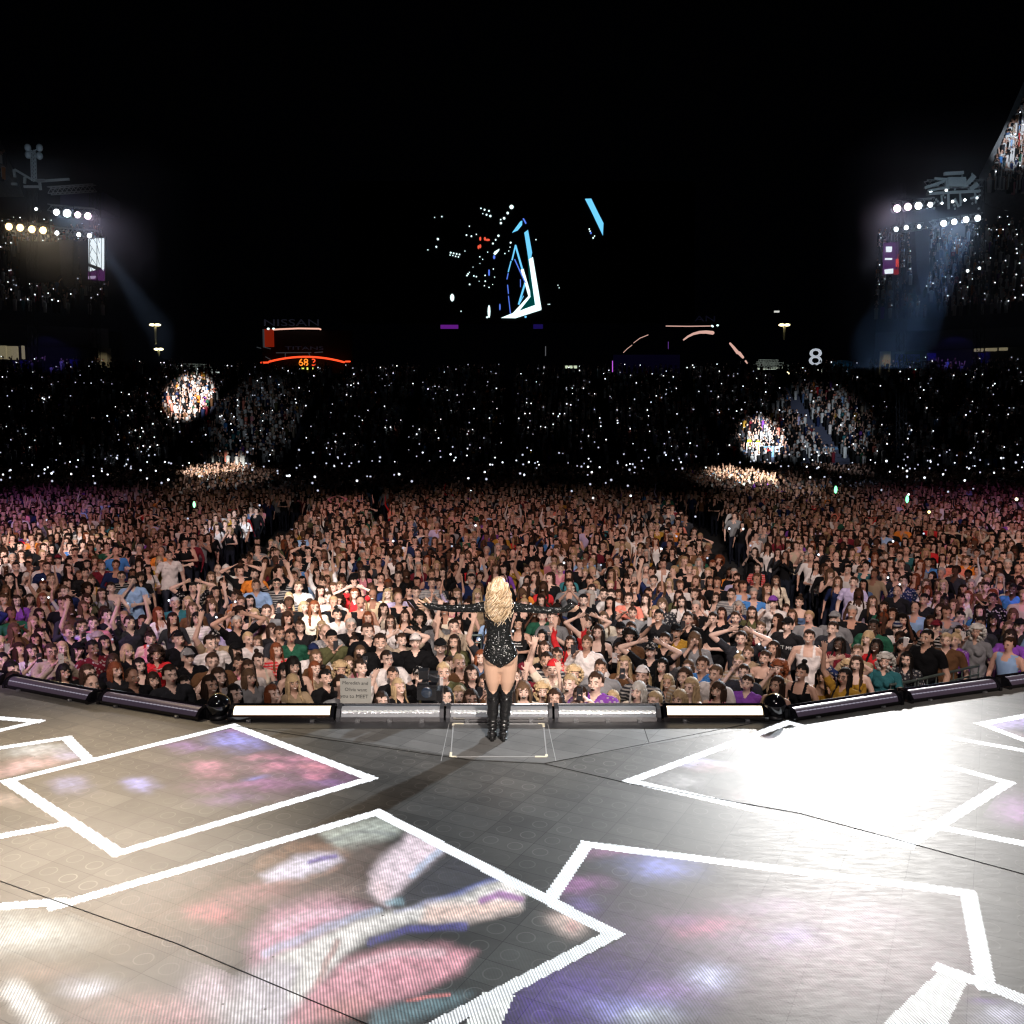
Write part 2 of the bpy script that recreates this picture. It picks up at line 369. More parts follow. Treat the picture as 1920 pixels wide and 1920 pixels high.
# Q2: an enlarged video picture in pink, cream and navy
def spoly(mask, pts, soft, col, k=1.0):
    ins = np.zeros(X.shape, bool); best = np.full(X.shape, 1e9); n = len(pts)
    for i in range(n):
        (u1,v1),(u2,v2) = pts[i], pts[(i+1)%n]
        ins ^= ((v1 > V_) != (v2 > V_)) & (U_ < (u2-u1)*(V_-v1)/(v2-v1+1e-9)+u1)
        t = np.clip(((U_-u1)*(u2-u1)+(V_-v1)*(v2-v1))/((u2-u1)**2+(v2-v1)**2+1e-9), 0, 1)
        best = np.minimum(best, np.hypot(U_-u1-t*(u2-u1), V_-v1-t*(v2-v1)))
    w = np.clip(.5+np.where(ins, best, -best)/(3.6*soft), 0, 1); w = w*w*(3-2*w)*k*mask
    LED[:] = LED*(1-w[...,None])+np.array(col)*w[...,None]
U_ = UW+7*wob(3.2, .3)+4*wob(9, 2.1)+1.5*wob(27, 4); V_ = VW+5*wob(3.7, 1.3)+3*wob(10, .4)+1.2*wob(29, 2)
spoly(q2, [(300,1640),(620,1560),(720,1640),(620,1760),(400,1800),(200,1730)], 40, (.13,.075,.06), .8)
spoly(q2, [(600,1562),(700,1533),(765,1548),(705,1576),(640,1592)], 8, (.50,.56,.50), .95); stroke(q2, [(610,1578),(680,1560),(740,1560)], 4, (.22,.25,.26), .6)
stroke(q2, [(490,1622),(545,1595),(600,1590),(650,1600)], 12, (.40,.20,.12), .5)
spoly(q2, [(490,1642),(555,1612),(630,1598),(646,1612),(570,1648),(505,1658)], 6, (.84,.76,.95), .95); stroke(q2, [(585,1618),(630,1606)], 5, (.14,.08,.42), .9); stroke(q2, [(500,1664),(575,1652),(640,1622)], 5, (.40,.20,.14), .5)
spoly(q2, [(650,1590),(700,1580),(745,1590),(700,1640),(640,1650)], 14, (.10,.06,.05), .7)
spoly(q2, [(772,1560),(838,1588),(800,1622),(765,1650),(722,1698),(692,1668),(698,1634),(738,1592)], 8, (.92,.75,.86), 1); stroke(q2, [(835,1590),(800,1615),(770,1640)], 6, (.60,.72,.98), .8); blob(q2, 715,1665, 18,22, (.98,.70,.74), .7)
spoly(q2, [(806,1622),(872,1600),(955,1648),(820,1690),(726,1708),(760,1665)], 7, (.02,.02,.035), .95); stroke(q2, [(735,1712),(820,1690),(940,1650)], 6, (.08,.12,.45), .9); stroke(q2, [(722,1690),(750,1686)], 8, (.25,.45,.55), .8)
blob(q2, 470,1680, 80,20, (.50,.17,.18), .7, 10, 3); blob(q2, 400,1712, 52,20, (.78,.20,.24), .8, 0, 3); blob(q2, 620,1680, 60,16, (.42,.26,.24), .6, 10)
spoly(q2, [(470,1770),(520,1710),(600,1690),(680,1705),(620,1740),(540,1790),(480,1810)], 16, (.86,.38,.56), .9); stroke(q2, [(520,1740),(590,1715),(650,1708)], 10, (.98,.62,.78), .7)
spoly(q2, [(455,1905),(440,1850),(500,1810),(560,1790),(590,1820),(570,1890),(540,1930)], 14, (.93,.84,.95), .85)
spoly(q2, [(520,1800),(600,1758),(720,1712),(850,1686),(955,1652),(992,1662),(985,1702),(870,1728),(765,1728),(690,1758),(640,1796),(600,1850),(572,1885),(545,1872),(560,1820)], 7, (1.0,.96,.93), 1)
stroke(q2, [(500,1790),(600,1745),(700,1708)], 9, (.60,.72,1), .6); spoly(q2, [(800,1700),(900,1690),(985,1690),(980,1706),(880,1728),(790,1728)], 7, (1,.70,.60), .9); stroke(q2, [(905,1690),(945,1680),(985,1690)], 7, (.42,.12,.48), .9); stroke(q2, [(690,1770),(760,1742),(870,1738)], 7, (.07,.06,.34), .9)
stroke(q2, [(625,1775),(605,1815),(596,1850)], 7, (.55,.30,.28), .8)
spoly(q2, [(590,1862),(640,1806),(740,1776),(850,1772),(894,1784),(865,1816),(790,1856),(700,1886),(600,1915),(540,1925)], 9, (.94,.40,.50), 1); stroke(q2, [(650,1815),(740,1790),(830,1782)], 8, (1,.66,.74), .7); blob(q2, 640,1890, 70,22, (.80,.34,.30), .7, 15)
spoly(q2, [(900,1790),(1020,1760),(1100,1770),(1000,1850),(870,1868),(800,1868),(860,1826)], 10, (.015,.02,.02), .9)
spoly(q2, [(700,1895),(790,1868),(880,1862),(850,1890),(780,1915),(700,1935)], 9, (.20,.36,.42), .7); stroke(q2, [(765,1872),(840,1864)], 4, (.85,.22,.22), .9)
blob(q2, 1064,1736, 34,22, (.92,.68,.60), .95, -15, 3); blob(q2, 1070,1742, 14,10, (.70,.36,.34), .8, -15, 3)
U_ = UW+20*wob(2.6, .3)+8*wob(9, 2.1)+3*wob(27, 4); V_ = VW+8*wob(3.1, 1.3)+4*wob(10, .4)+1.8*wob(29, 2)
# lower left panel
ll = inside([(-120,1705),(115,1705),(690,1925),(-120,1990)])
blob(ll, 40,1750, 105,36, (.80,.86,.82), .85); blob(ll, 60,1825, 60,16, (.45,.25,.20), .5); blob(ll,110,1840,30,14,(.12,.12,.2),.6); blob(ll,150,1858, 46,15, (.85,.85,1), .85)
blob(ll, 260,1900, 120,30, (.75,.35,.35), .6); blob(ll, 400,1860, 44,40, (.95,.72,.85), .85); blob(ll, 440,1900, 60,26, (1,.95,1), .8); blob(ll, 350,1905, 50,30, (.9,.45,.5), .6)
stroke(ll, [(10,1860),(45,1890),(75,1930)], 22, WH, 1)
# Q3
blob(q3, 1560,1790, 330,110, (.33,.20,.24), .8); blob(q3,1180,1800,170,90,(.09,.04,.16),.8)
for a in [(1228,1625,58,22,(.25,.28,.85),.95),(1130,1604,50,10,(.34,.12,.30),.8),(1090,1668,46,14,(.42,.12,.42),.85),(1340,1738,58,20,(.72,.18,.36),.8),(1290,1722,40,12,(.35,.12,.34),.7),
          (1440,1700,70,20,(.45,.25,.45),.6),(1450,1775,90,30,(.50,.30,.52),.55),(1332,1840,42,20,(.75,.78,1.2),1),(1260,1860,60,20,(.40,.22,.62),.8),(1090,1850,130,40,(.10,.04,.38),.95),
          (1160,1890,100,22,(.35,.35,1.0),.9),(1030,1900,90,36,(.08,.03,.34),.95),(1215,1905,50,16,(.75,.85,1),.8),(1480,1760,40,20,(.42,.24,.80),.45),(1600,1720,90,24,(.46,.30,.40),.6),(1095,1700,34,14,(.2,.12,.45),.7)]: blob(q3,*a)
# Q4, Q5, Q6, Q7, Q8
for a in [(1390,1443,75,8,(.85,.42,.48),.9),(1300,1437,50,7,(.5,.48,.85),.8),(1450,1400,90,10,(.5,.35,.4),.6),(1270,1470,50,12,(.5,.48,.5),.6),(1450,1490,60,10,(.6,.35,.4),.5),(1600,1450,150,60,(.4,.36,.4),.5)]: blob(q4,*a)
LED[inside([(1765,1818),(1815,1838),(1745,1990),(1580,1990)])] = (1.1,1.12,1.12); LED[inside([(905,1862),(965,1866),(910,1990),(835,1990)])] = (1.15,1.2,1.2)
blob(q5, 1890,1905, 50,20, (.7,.68,.9), .9); blob(q5, 1850,1880, 30,6, (.2,.1,.4), .8)
blob(q6, 60,1405, 60,10, (.6,.62,.62), .9, 8); blob(q6, 40,1435, 70,14, (.85,.45,.45), .9, 12); blob(q6, 120,1412, 20,10, (.55,.5,.75), .8)
blob(q7, 1895,1358, 40,10, (.42,.32,.7), .9); blob(q7, 1900,1380, 40,8, (.5,.36,.45), .7); blob(q8, 20,1500, 40,12, (.6,.4,.34), .6)
blob(inside([(1880,1475),(1990,1450),(1990,1570),(1830,1548)]), 1905,1520, 40,30, (.45,.2,.5), .7)
LED *= (.86+.20*wob(24, 1)*np.sin(X*9+Y*21)+.16*wob(60, 3))[...,None]
LED = np.clip(LED, 0, 2); LED = (LED*.88+LED.mean(axis=2, keepdims=True)*.12)*1.12
for p, q in [((436,1361),(695,1460)),((695,1460),(222,1600)),((222,1600),(14,1465)),((14,1465),(436,1361)),
             ((708,1524),(1150,1752)),((1150,1752),(600,2040)),((708,1524),(105,1700)),
             ((1100,1584),(1815,1675)),((1815,1675),(1850,1850)),((1100,1584),(1030,1688)),
             ((1478,1355),(1182,1465)),((1182,1465),(1700,1584)),((1700,1584),(1890,1468)),((1890,1468),(1478,1355)),
             ((1768,1818),(2000,1905)),((125,1384),(165,1424)),((-60,1412),(125,1384)),
             ((-60,1342),(72,1353)),((72,1353),(-60,1384)),((-60,1580),(115,1547)),((-60,1706),(105,1692)),
             ((1840,1358),(2000,1328)),((1840,1358),(2000,1418)),((1790,1385),(2000,1422)),((1700,1540),(2000,1598))]:
    strip(p, q)
LED *= (1+.06*np.sin(X*31+Y*17)[...,None])*(.92+.16*rng.random(X.shape)[...,None])
dead = rng.random(X.shape) < .0006; LED[dead] *= .12
on = np.ones(X.shape, bool)   # one unbroken screen sheet
on &= (Y < 9.9+np.where(np.abs(X) > 3.2, (np.abs(X)-3.2)*.36, 0)) | (LED.max(axis=2) > .05)
idx = np.argwhere(on); n = len(idx)
cx, cy = gx[idx[:,1]], gy[idx[:,0]]; h = CS/2
VV = np.stack([np.stack([cx+a*h, cy+b*h, np.full(n, .004)], 1) for a, b in ((-1,-1),(1,-1),(1,1),(-1,1))], 1).reshape(-1,3)
def big_mesh(name, V, Fc, k, mats, attr=None, colors=None, smooth=False, mi=None):
    me = bpy.data.meshes.new(name); nf = len(Fc)
    me.vertices.add(len(V)); me.vertices.foreach_set("co", np.asarray(V, np.float32).ravel())
    me.loops.add(nf*k); me.loops.foreach_set("vertex_index", np.asarray(Fc, np.int32).ravel())
    me.polygons.add(nf); me.polygons.foreach_set("loop_start", np.arange(0, nf*k, k, dtype=np.int32))
    try: me.polygons.foreach_set("loop_total", np.full(nf, k, np.int32))
    except Exception: pass
    for m in mats: me.materials.append(m)
    me.polygons.foreach_set("use_smooth", np.full(nf, smooth))
    if mi is not None: me.polygons.foreach_set("material_index", np.asarray(mi, np.int32))
    me.update(calc_edges=True)
    if attr:
        a = me.attributes.new(attr, 'FLOAT_COLOR', 'FACE')
        a.data.foreach_set("color", np.hstack([colors, np.ones((nf,1))]).astype(np.float32).ravel())
    return me
me = big_mesh("led_floor_picture", VV, np.arange(n*4).reshape(-1,4), 4, [M_FLOOR], "led", LED[on])
tag(obj("led_floor_screen", me), "lit video floor with white outlined squares and blurred pink pictures", kind="structure")

# joints between the floor decks
js = MB()
for p, q, w in [((-60,1632),(330,1770),.005),((330,1770),(760,1952),.006),((1180,1470),(1500,1526),.003),((1500,1526),(2000,1662),.0025),((440,1362),(880,1426),.005),((1020,1433),(1445,1350),.006),((1020,1433),(1180,1470),.005),((880,1426),(1020,1433),.004),
                ((1208,1367),(1217,1394),.006)]:
    a, b = un(*p), un(*q); js.bar(a+Vector((0,0,.006)), b+Vector((0,0,.006)), w, h=.004)
tag(build("floor_joints", js, mat("joint_black", (.004,.004,.004), .9)), kind="structure")
# darker strip along the front edge
D = [un(*p)+Vector((0,0,.0055)) for p in ((520,1368),(1395,1368),(1020,1431),(880,1424))]
tag(build("pale_deck", MB().add(D, [(3,2,1,0)]), M_FLOORP), "paler grey deck plates round the stage lift", kind="structure")
e0, e1 = un(415, 1350), un(1448, 1350); f0, f1 = un(425, 1366), un(1440, 1366)
tag(build("stage_edge_strip", MB().add([(e0.x,e0.y-.02,.002),(f0.x,f0.y,.002),(f1.x,f1.y,.002),(e1.x,e1.y-.02,.002)], [(0,1,2,3)]), mat("edge_rubber", (.035,.036,.04), .45, var=.25)), kind="structure")

# lift in the stage floor under the singer
LC = [un(850,1358), un(1019,1358), un(1025,1420), un(845,1420)]
lift = empty("stage_lift", sum(LC, Vector())/4)
tag(lift, "square stage lift panel with white corner marks under the singer's boots", "stage lift")
b = MB(); o0 = lift.location
b.add([c-o0+Vector((0,0,.003)) for c in LC], [(3,2,1,0)])
build("lift_panel", b, mat("lift_grey", (.12,.125,.13), .4, var=.2), lift)
b = MB()
for i in range(4):
    p, q = LC[i]-o0, LC[(i+1)%4]-o0; b.bar(p+Vector((0,0,.006)), q+Vector((0,0,.006)), .012, h=.006)
for s in (-1, 1):
    p = (LC[0] if s<0 else LC[1])-o0+Vector((s*.05,0,.005)); q = (LC[3] if s<0 else LC[2])-o0+Vector((s*.09,-.12,.005)); b.bar(p, q, .006, h=.004)
build("lift_frame", b, mat("frame_grey", (.4,.41,.42), .4), lift)
for i in range(4):
    p = LC[i]-o0; q = LC[(i+1)%4]-o0; r_ = LC[(i-1)%4]-o0; b = MB()
    b.bar(p+Vector((0,0,.009)), p+(q-p).normalized()*.12+Vector((0,0,.009)), .026, h=.006)
    b.bar(p+Vector((0,0,.0092)), p+(r_-p).normalized()*(.06)+Vector((0,0,.0092)), .026, h=.0055)
    build("corner_mark", b, mat("mark_cream", (.82,.78,.62), .6), lift)

# ------------------------------------------------------------------ light bars along the stage edge
M_LENSW = emat("lens_warm", (1,.80,.54), 2.6)
M_LENSC = mat("lens_clear_sheen", (.48,.49,.52), .12, .6, emit=(.9,.95,1), es=.10, bump=(30,.5,.01))  # faint glow put into the unlit bars' covers as their sheen
M_LENSP = mat("lens_purple", (.05,.04,.055), .35, .1, emit=(.62,.44,.66), es=.05)
M_LED = emat("led_dot", (.85,.8,1), .32, False)
M_LEDC = emat("led_glint", (1,.97,.9), .7, False)  # strip glows for the glints on the unlit chrome bars
M_CHROME = mat("chrome", (.6,.6,.62), .12, 1)
def light_bar(p0, p1, style, label):
    a, b_ = un(*p0), un(*p1); L_ = (b_-a).length; ang = math.atan2(b_.y-a.y, b_.x-a.x)
    t = empty("light_bar", (a+b_)/2, ang); t.scale = (1, 1, .8 if style == 'p' else .93); tag(t, label, "stage light", "light bars along the stage edge")
    h = L_/2; lens = {'w':M_LENSW,'c':M_LENSC,'p':M_LENSP}[style]; H0 = .10
    m = MB()   # housing: tray with a back shell
    m.box((0,.06,.02), (L_, .20, .04)); m.box((0,.155,.10), (L_, .012, .13)); m.box((0,-.045,.045),(L_,.012,.03))
    m.tube([(-h,.13,.168),(h,.13,.168)], [.012]*2, 6)
    build("housing", m, M_CHROME if style=='c' else M_BLACKG, t)
    n=10; m = MB()
    if style == 'w':
        for lo, hi in ((-20, 12), (108, 135)):
            pr_ = [(.07-math.cos(x)*.086, .055+math.sin(x)*.106) for x in np.linspace(R(lo), R(hi), 5)]
            m.add([(-h+.05, y, z) for y, z in pr_]+[(h-.05, y, z) for y, z in pr_], [(i, i+5, i+6, i+1) for i in range(4)])
        build("trim", m, mat("copper_trim", (.25,.13,.09), .25, .9), t, smooth=True); m = MB()
    ang_ = np.linspace(R(12 if style == 'w' else -15), R(108 if style == 'w' else 130), n)   # curved cover facing the stage
    prof = [(.07-math.cos(x)*.085, .055+math.sin(x)*.105) for x in ang_]
    V = [(-h+.05, y, z) for y, z in prof]+[(h-.05, y, z) for y, z in prof]
    m.add(V, [(i, i+n, i+n+1, i+1) for i in range(n-1)])
    build("lens", m, lens, t, smooth=True)
    m = MB(); nd = max(6, int(L_/.062)); xs = np.linspace(-h+.06, h-.06, nd*4+1)   # one strip of diodes
    rs_ = [(.0125 if style != 'p' else .009)*(.35+.65*abs(math.sin(math.pi*i/4))**1.0) for i in range(len(xs))]
    m.tube([(x, .0, .118) for x in xs], rs_, 6)
    build("led_strip", m, M_LEDC if style=='c' else M_LED if style=='p' else M_LENSW, t, smooth=True)
    for s in (-1, 1):
        m = MB(); m.prism([(-.06,0),(.16,0),(.17,.17),(.10,.19),(0,.15),(-.06,.06)], -.022, .022)
        V = m.V[0]; V = np.stack([V[:,1]+s*(h-.02), V[:,0], V[:,2]], 1); m.V[0] = V
        build("end_cap", m, M_DARK if style=='c' else M_BLACKG, t)
        build("bracket", MB().box((s*(h+.012), .10, .07), (.05,.05,.15)), M_BLACK, t)
    for k in range(3 if style == 'c' else 2):
        m = MB(); x = -h*.6+k*h*(.6 if style=='c' else 1.2); m.box((x,-.062,.018), (.05,.03,.03)); m.tube([(x,-.075,.02),(x,-.045,.02)], [.01,.01], 6)
        build("clamp", m, M_STEEL, t)
for p0, p1, s, lab in [((-190,1252),(5,1284),'p',"purple tinted light bar cut off by the picture's edge, far end of the dim ones"),
    ((12,1288),(172,1319),'p',"dim purple light bar farthest along the stage edge, beside a fan with white wristbands"),
    ((188,1318),(378,1350),'p',"dim purple light bar that ends at the black ball beside the warm bar"),
    ((430,1351),(627,1351),'w',"glowing warm white light bar beside the handwritten cardboard sign"),
    ((632,1351),(832,1351),'c',"unlit chrome light bar below the broadcast camera"),
    ((837,1351),(1035,1351),'c',"unlit chrome light bar directly behind the singer's boots"),
    ((1040,1351),(1238,1351),'c',"unlit chrome light bar between the singer and the other glowing bar"),
    ((1243,1351),(1438,1351),'w',"glowing warm white light bar below the woman in the purple shirt"),
    ((1485,1351),(1688,1319),'p',"dim light bar with white lit top edge beside the white pool of light"),
    ((1702,1317),(1872,1293),'p',"dim light bar in front of the dark steel crowd railing"),
    ((1886,1291),(2080,1262),'p',"dim light bar cut off by the picture's edge beyond the railing")]:
    light_bar(p0, p1, s, lab)
for u, lab in ((405, "glossy black ball light at the stage corner beside the dim purple bar"), (1456, "glossy black ball light at the stage corner beside the white pool of light")):
    p = un(u, 1352)+Vector((0,.1,0)); t = empty("ball_light", p); tag(t, lab, "stage light", "black ball lights on the stage corners")
    build("globe", MB().ball((0,0,.155), .135, n=28, k=18), M_BLACKG, t, smooth=True)
    m = MB(); m.tube([(0,0,0),(0,0,.05)], [.11,.10], 20, roundcap=False); build("base", m, M_BLACK, t, smooth=True)
    build("rim", MB().tube([(math.cos(a)*.137, .02, .155+math.sin(a)*.137) for a in np.linspace(0,math.pi,20)], [.006]*20, 6), mat("brass_rim",(.35,.25,.12),.3,1), t, smooth=True)
# ------------------------------------------------------------------ people: one skeleton, many poses (facing -Y, feet on z=0)
TILT = R(-9)
def headrot(p, c=(0,.01,1.50)):
    p = (np.asarray(p, float)-c)*1.05; s, co = math.sin(TILT), math.cos(TILT)
    q = p.copy(); q[...,1] = p[...,1]*co-p[...,2]*s; q[...,2] = p[...,1]*s+p[...,2]*co
    return q+c-np.array((0,.0,.034))
HC = (0,-.015,1.62)
ARMS = {'down':((.27,.03,1.13),(.29,-.08,.90)), 'fold':((.27,-.04,1.14),(.06,-.24,1.16)), 'clap':((.27,-.14,1.17),(.05,-.30,1.38)),
 'phone':((.25,-.20,1.24),(.07,-.37,1.50)), 'up':((.27,-.06,1.66),(.23,-.12,1.92)), 'mouth':((.25,-.20,1.22),(.07,-.165,1.50)),
 'head':((.38,-.07,1.64),(.19,-.03,1.725)), 'wave':((.31,-.16,1.20),(.31,-.27,1.45)), 'rail':((.27,-.16,1.17),(.20,-.40,1.17)), 'out':((.45,-.06,1.42),(.70,-.14,1.47))}
POSES = {'down':('down','down'), 'fold':('fold','fold'), 'clap':('clap','clap'), 'phone':('phone','phone'), 'onephone':('phone','down'), 'armup':('up','down'),
 'bothup':('up','up'), 'hands_head':('head','head'), 'mouth':('mouth','fold'), 'wave':('wave','rail'), 'spread':('out','out'), 'rail':('rail','rail')}
def hand(mb, W, d, n, s=1.0, spread=.14, curl=.35, m=0, thumb=1):
    """palm, four fingers and a thumb from the wrist W along d; n is the direction the palm faces"""
    W = np.array(W, float); d = np.array(d, float); d /= np.linalg.norm(d); n = np.array(n, float); n -= d*(n@d); n /= np.linalg.norm(n); c = np.cross(d, n)
    mb.tube([W, W+d*.03*s, W+d*.085*s], [(.026*s,.017*s),(.036*s,.017*s),(.040*s,.015*s)], 10, m, ref=n)
    for k, (off, L_) in enumerate([(-.029,.066),(-.010,.080),(.010,.076),(.029,.060)]):
        b = W+d*.085*s+c*off*s; dd = d+c*off/.029*spread; dd /= np.linalg.norm(dd)
        p1 = b+dd*L_*.45*s; d2 = dd+n*curl; d2 /= np.linalg.norm(d2); p2 = p1+d2*L_*.32*s; d3 = dd+n*curl*2; d3 /= np.linalg.norm(d3); p3 = p2+d3*L_*.25*s
        mb.tube([b-dd*.015*s, b, p1, p2, p3], [.0105*s,.010*s,.0095*s,.0085*s,.0072*s], 7, m, ref=n)
    b = W+d*.03*s-c*.028*s*thumb; dd = d*.65-c*thumb*.75+n*.25; dd /= np.linalg.norm(dd)
    mb.tube([b, b+dd*.035*s, b+(dd*.065+d*.01)*s], [.013*s,.011*s,.008*s], 7, m, ref=n)
def skeleton(sex, pose):
    sw = .165 if sex == 'f' else .195; k = 1 if sex == 'f' else 1.15
    segs = []   # (a, b, ra, rb, tag)
    H = (0,.01,1.50)
    for s, nm in ((-1, POSES[pose][0]), (1, POSES[pose][1])):
        E_, W_ = ARMS[nm]; up = nm in ('up','head','out')
        S = np.array((s*sw, .01, 1.40+(.035 if up else 0))); E = np.array((s*(E_[0]+sw-.165), E_[1], E_[2])); W = np.array((s*W_[0], W_[1], W_[2]))
        segs.append((S, E, .046*k, .036*k, 'uarm')); segs.append((E, W, .037*k, .024*k, 'farm'))
    for s in (-1, 1):
        segs.append((np.array((s*.09,0,.90)), np.array((s*.10,-.01,.50)), .085, .055, 'leg')); segs.append((np.array((s*.10,-.01,.50)), np.array((s*.10,.02,.08)), .055, .035, 'leg'))
    return segs, sw, k
def make_body(sex, pose, size=.0105, simple=False, decim=None):
    segs, sw, k = skeleton(sex, pose); b = MB(); f = sex == 'f'
    w = 1 if f else 1.12
    b.tube([(0,.0,.86),(0,.005,.94),(0,0,1.08),(0,-.005,1.22),(0,-.005,1.33),(0,.01,1.405),(0,.015,1.44)],
           [(.15,.10),(.168,.112),(.128*w*1.03,.09*w),(.150*w,.102*w),(.162*w,.100*w),(.130*w,.075*w),(.06,.055)], 20, ref=(0,1,0))
    if f:
        for s in (-1,1): b.ball((s*.066,-.085,1.28), (.058,.05,.055), n=12, k=8)
    for s in (-1, 1): b.tube([(s*.04,.015,1.43),(s*(sw-.02),.01,1.405)], [.045*k,.048*k], 10)
    b.tube([(0,.02,1.38),(0,.012,1.47),(0,.0,1.55)], [.052*k,.047*k,.047*k], 12)
    hm = MB()   # head: skull, face, jaw, nose, ears
    hm.ball((0,.012,1.655), (.073,.090,.088), n=16, k=10); hm.ball((0,-.022,1.612), (.060,.068,.088), n=16, k=10)
    hm.ball((0,-.038,1.555), (.036 if f else .042,.036,.028), n=10, k=6)
    if not simple:
        hm.tube([(0,-.080,1.645),(0,-.094,1.612),(0,-.106,1.592)], [.010,.012,.015], 8); hm.ball((0,-.080,1.566), (.024,.013,.012), n=8,k=6)
        for s in (-1,1): hm.ball((s*.074,.012,1.61), (.010,.019,.030), n=8, k=6)
    for V in hm.V: V[:] = headrot(V)
    b.V += hm.V; off = b.n; b.F += [tuple(i+off for i in F_) for F_ in hm.F]; b.M += hm.M; b.n += hm.n
    for (A, B, ra, rb, t) in segs:
        mid = (A+B)/2
        b.tube([A, A*.6+B*.4, B], [ra, (ra*.62+rb*.38)*1.03, rb], 10)
        if t == 'farm':
            d = B-A; d /= np.linalg.norm(d); s = 1 if A[0] > 0 else -1
            n = np.array((-s*.8, -.5, 0)) if B[2] > 1.3 and abs(B[0]) < .2 else np.array((0,-1,.1))
            if B[2] > 1.85: d = d*.5+np.array((0,0,.5))
            if simple: b.tube([B, B+d*.09, B+d*.15], [(.022,.016),(.036,.016),(.026,.014)], 8)
            else: hand(b, B, d, n, 1.08, spread=.22, curl=.2 if B[2] > 1.4 else .5, thumb=-s)
    for s in (-1, 1): b.tube([(s*.10,.03,.05),(s*.10,-.06,.04),(s*.105,-.15,.03)], [.045,.045,.035], 8)
    if not simple:
        hb = MB(); hb.tube([(-.05,-.074,1.648),(0,-.080,1.652),(.05,-.074,1.648)], [.007]*3, 6)
        for s in (-1,1): hb.ball((s*.042,-.068,1.598), (.020,.016,.018), n=8, k=6)
        for V in hb.V: V[:] = headrot(V)
        off = b.n; b.V += hb.V; b.F += [tuple(i+off for i in F_) for F_ in hb.F]; b.M += hb.M; b.n += hb.n
    me = voxel(b, size, 3 if not simple else 2, .5, decim)
    if not simple:      # eye sockets
        V, _ = arrays(me)
        for s in (-1,1):
            c = headrot((s*.030,-.088,1.626)); w = np.exp(-(np.linalg.norm((V-c)*[1,.6,1.3], axis=1)/.017)**2); V[:,1] += w*.007
        me.vertices.foreach_set("co", V.ravel()); me.update()
    # what each face belongs to: 0 skin, 1 trousers
    C = centres(me); tags = face_tags(C, segs)
    me.materials.clear(); me.materials.append(M_SKIN); me.materials.append(M_PANTS)
    low = (C[:,2] < .93) & (tags < 2)
    me.polygons.foreach_set("material_index", low.astype(np.int32)); me.polygons.foreach_set("use_smooth", np.ones(len(C), bool))
    return me, segs, tags, C
def segdist(C, A, B):
    d = B-A; t = np.clip(((C-A)@d)/(d@d), 0, 1); return np.linalg.norm(C-A-t[:,None]*d, axis=1), t
def face_tags(C, segs):    # 0 torso, 1 leg, 2 upper arm, 3 forearm and hand, 4 head
    best = np.full(len(C), 1e9); tg = np.zeros(len(C), int)
    tor, _ = segdist(C, np.array((0,0,.9)), np.array((0,0,1.38))); tor = tor-.15; best = np.minimum(best, tor)
    for A, B, ra, rb, t in segs:
        B2 = B+(B-A)*.6 if t == 'farm' else B
        d, u = segdist(C, A, B2); d = d-(ra+(rb-ra)*u)*(.9 if t == 'uarm' else 1.1)
        q = {'uarm':2,'farm':3,'leg':1}[t]; w = d < best; tg[w] = q; best[w] = d[w]
    d, _ = segdist(C, np.array((0,0,1.50)), np.array((0,-.03,1.66))); d -= .085; w = (d < best) & (C[:,2] > 1.44) & (np.abs(C[:,0]) < .1); tg[w] = 4
    tg[(C[:,2] > 1.475) & (np.abs(C[:,0]) < .085) & (np.abs(C[:,1]) < .11) & (tg != 3)] = 4
    return tg
def face_bits(mb, mouth, glasses=False, m0=2):
    f = MB()
    for s in (-1, 1):
        f.ball((s*.031,-.080,1.626), (.0140,.008,.0062), m0+2, n=8, k=5); f.ball((s*.031,-.087,1.627), (.0075,.005,.0062), m0, n=6, k=4)
        f.tube([(s*.014,-.090,1.648),(s*.030,-.093,1.654),(s*.048,-.084,1.649)], [.0032]*3, 5, m0)
    if mouth == 'open': f.ball((0,-.087,1.566), (.022,.011,.0165), m0, n=10, k=6); f.tube([(-.015,-.0955,1.575),(0,-.098,1.576),(.015,-.0955,1.575)], [.0035]*3, 5, m0+2)
    elif mouth == 'smile': f.tube([(-.025,-.082,1.576),(0,-.094,1.568),(.025,-.082,1.576)], [.003,.0085,.003], 6, m0+2); f.tube([(-.025,-.083,1.574),(0,-.095,1.5615),(.025,-.083,1.574)], [.003,.0045,.003], 6, m0+1)
    else: f.tube([(-.021,-.084,1.570),(0,-.094,1.571),(.021,-.084,1.570)], [.003,.007,.003], 6, m0+1)
    if glasses:
        for s in (-1,1): f.tube([(s*.032+math.cos(a)*.023,-.100,1.627+math.sin(a)*.018) for a in np.linspace(0,2*math.pi,11)], [.0035]*11, 5, m0)
    for V in f.V: V[:] = headrot(V)
    off = mb.n; mb.V += f.V; mb.F += [tuple(i+off for i in F_) for F_ in f.F]; mb.M += f.M; mb.n += f.n
def join_into(me, mb, mats):
    """append a builder's islands to an existing mesh"""
    V, _ = arrays(me); fs = [tuple(p.vertices) for p in me.polygons]; mi = np.empty(len(fs), np.int32); me.polygons.foreach_get("material_index", mi)
    b = MB(); b.V = [V]; b.F = fs; b.M = list(mi); b.n = len(V); b.V += mb.V; b.F += [tuple(i+len(V) for i in F_) for F_ in mb.F]; b.M += mb.M
    return b.mesh("body", mats)
BODY = {}
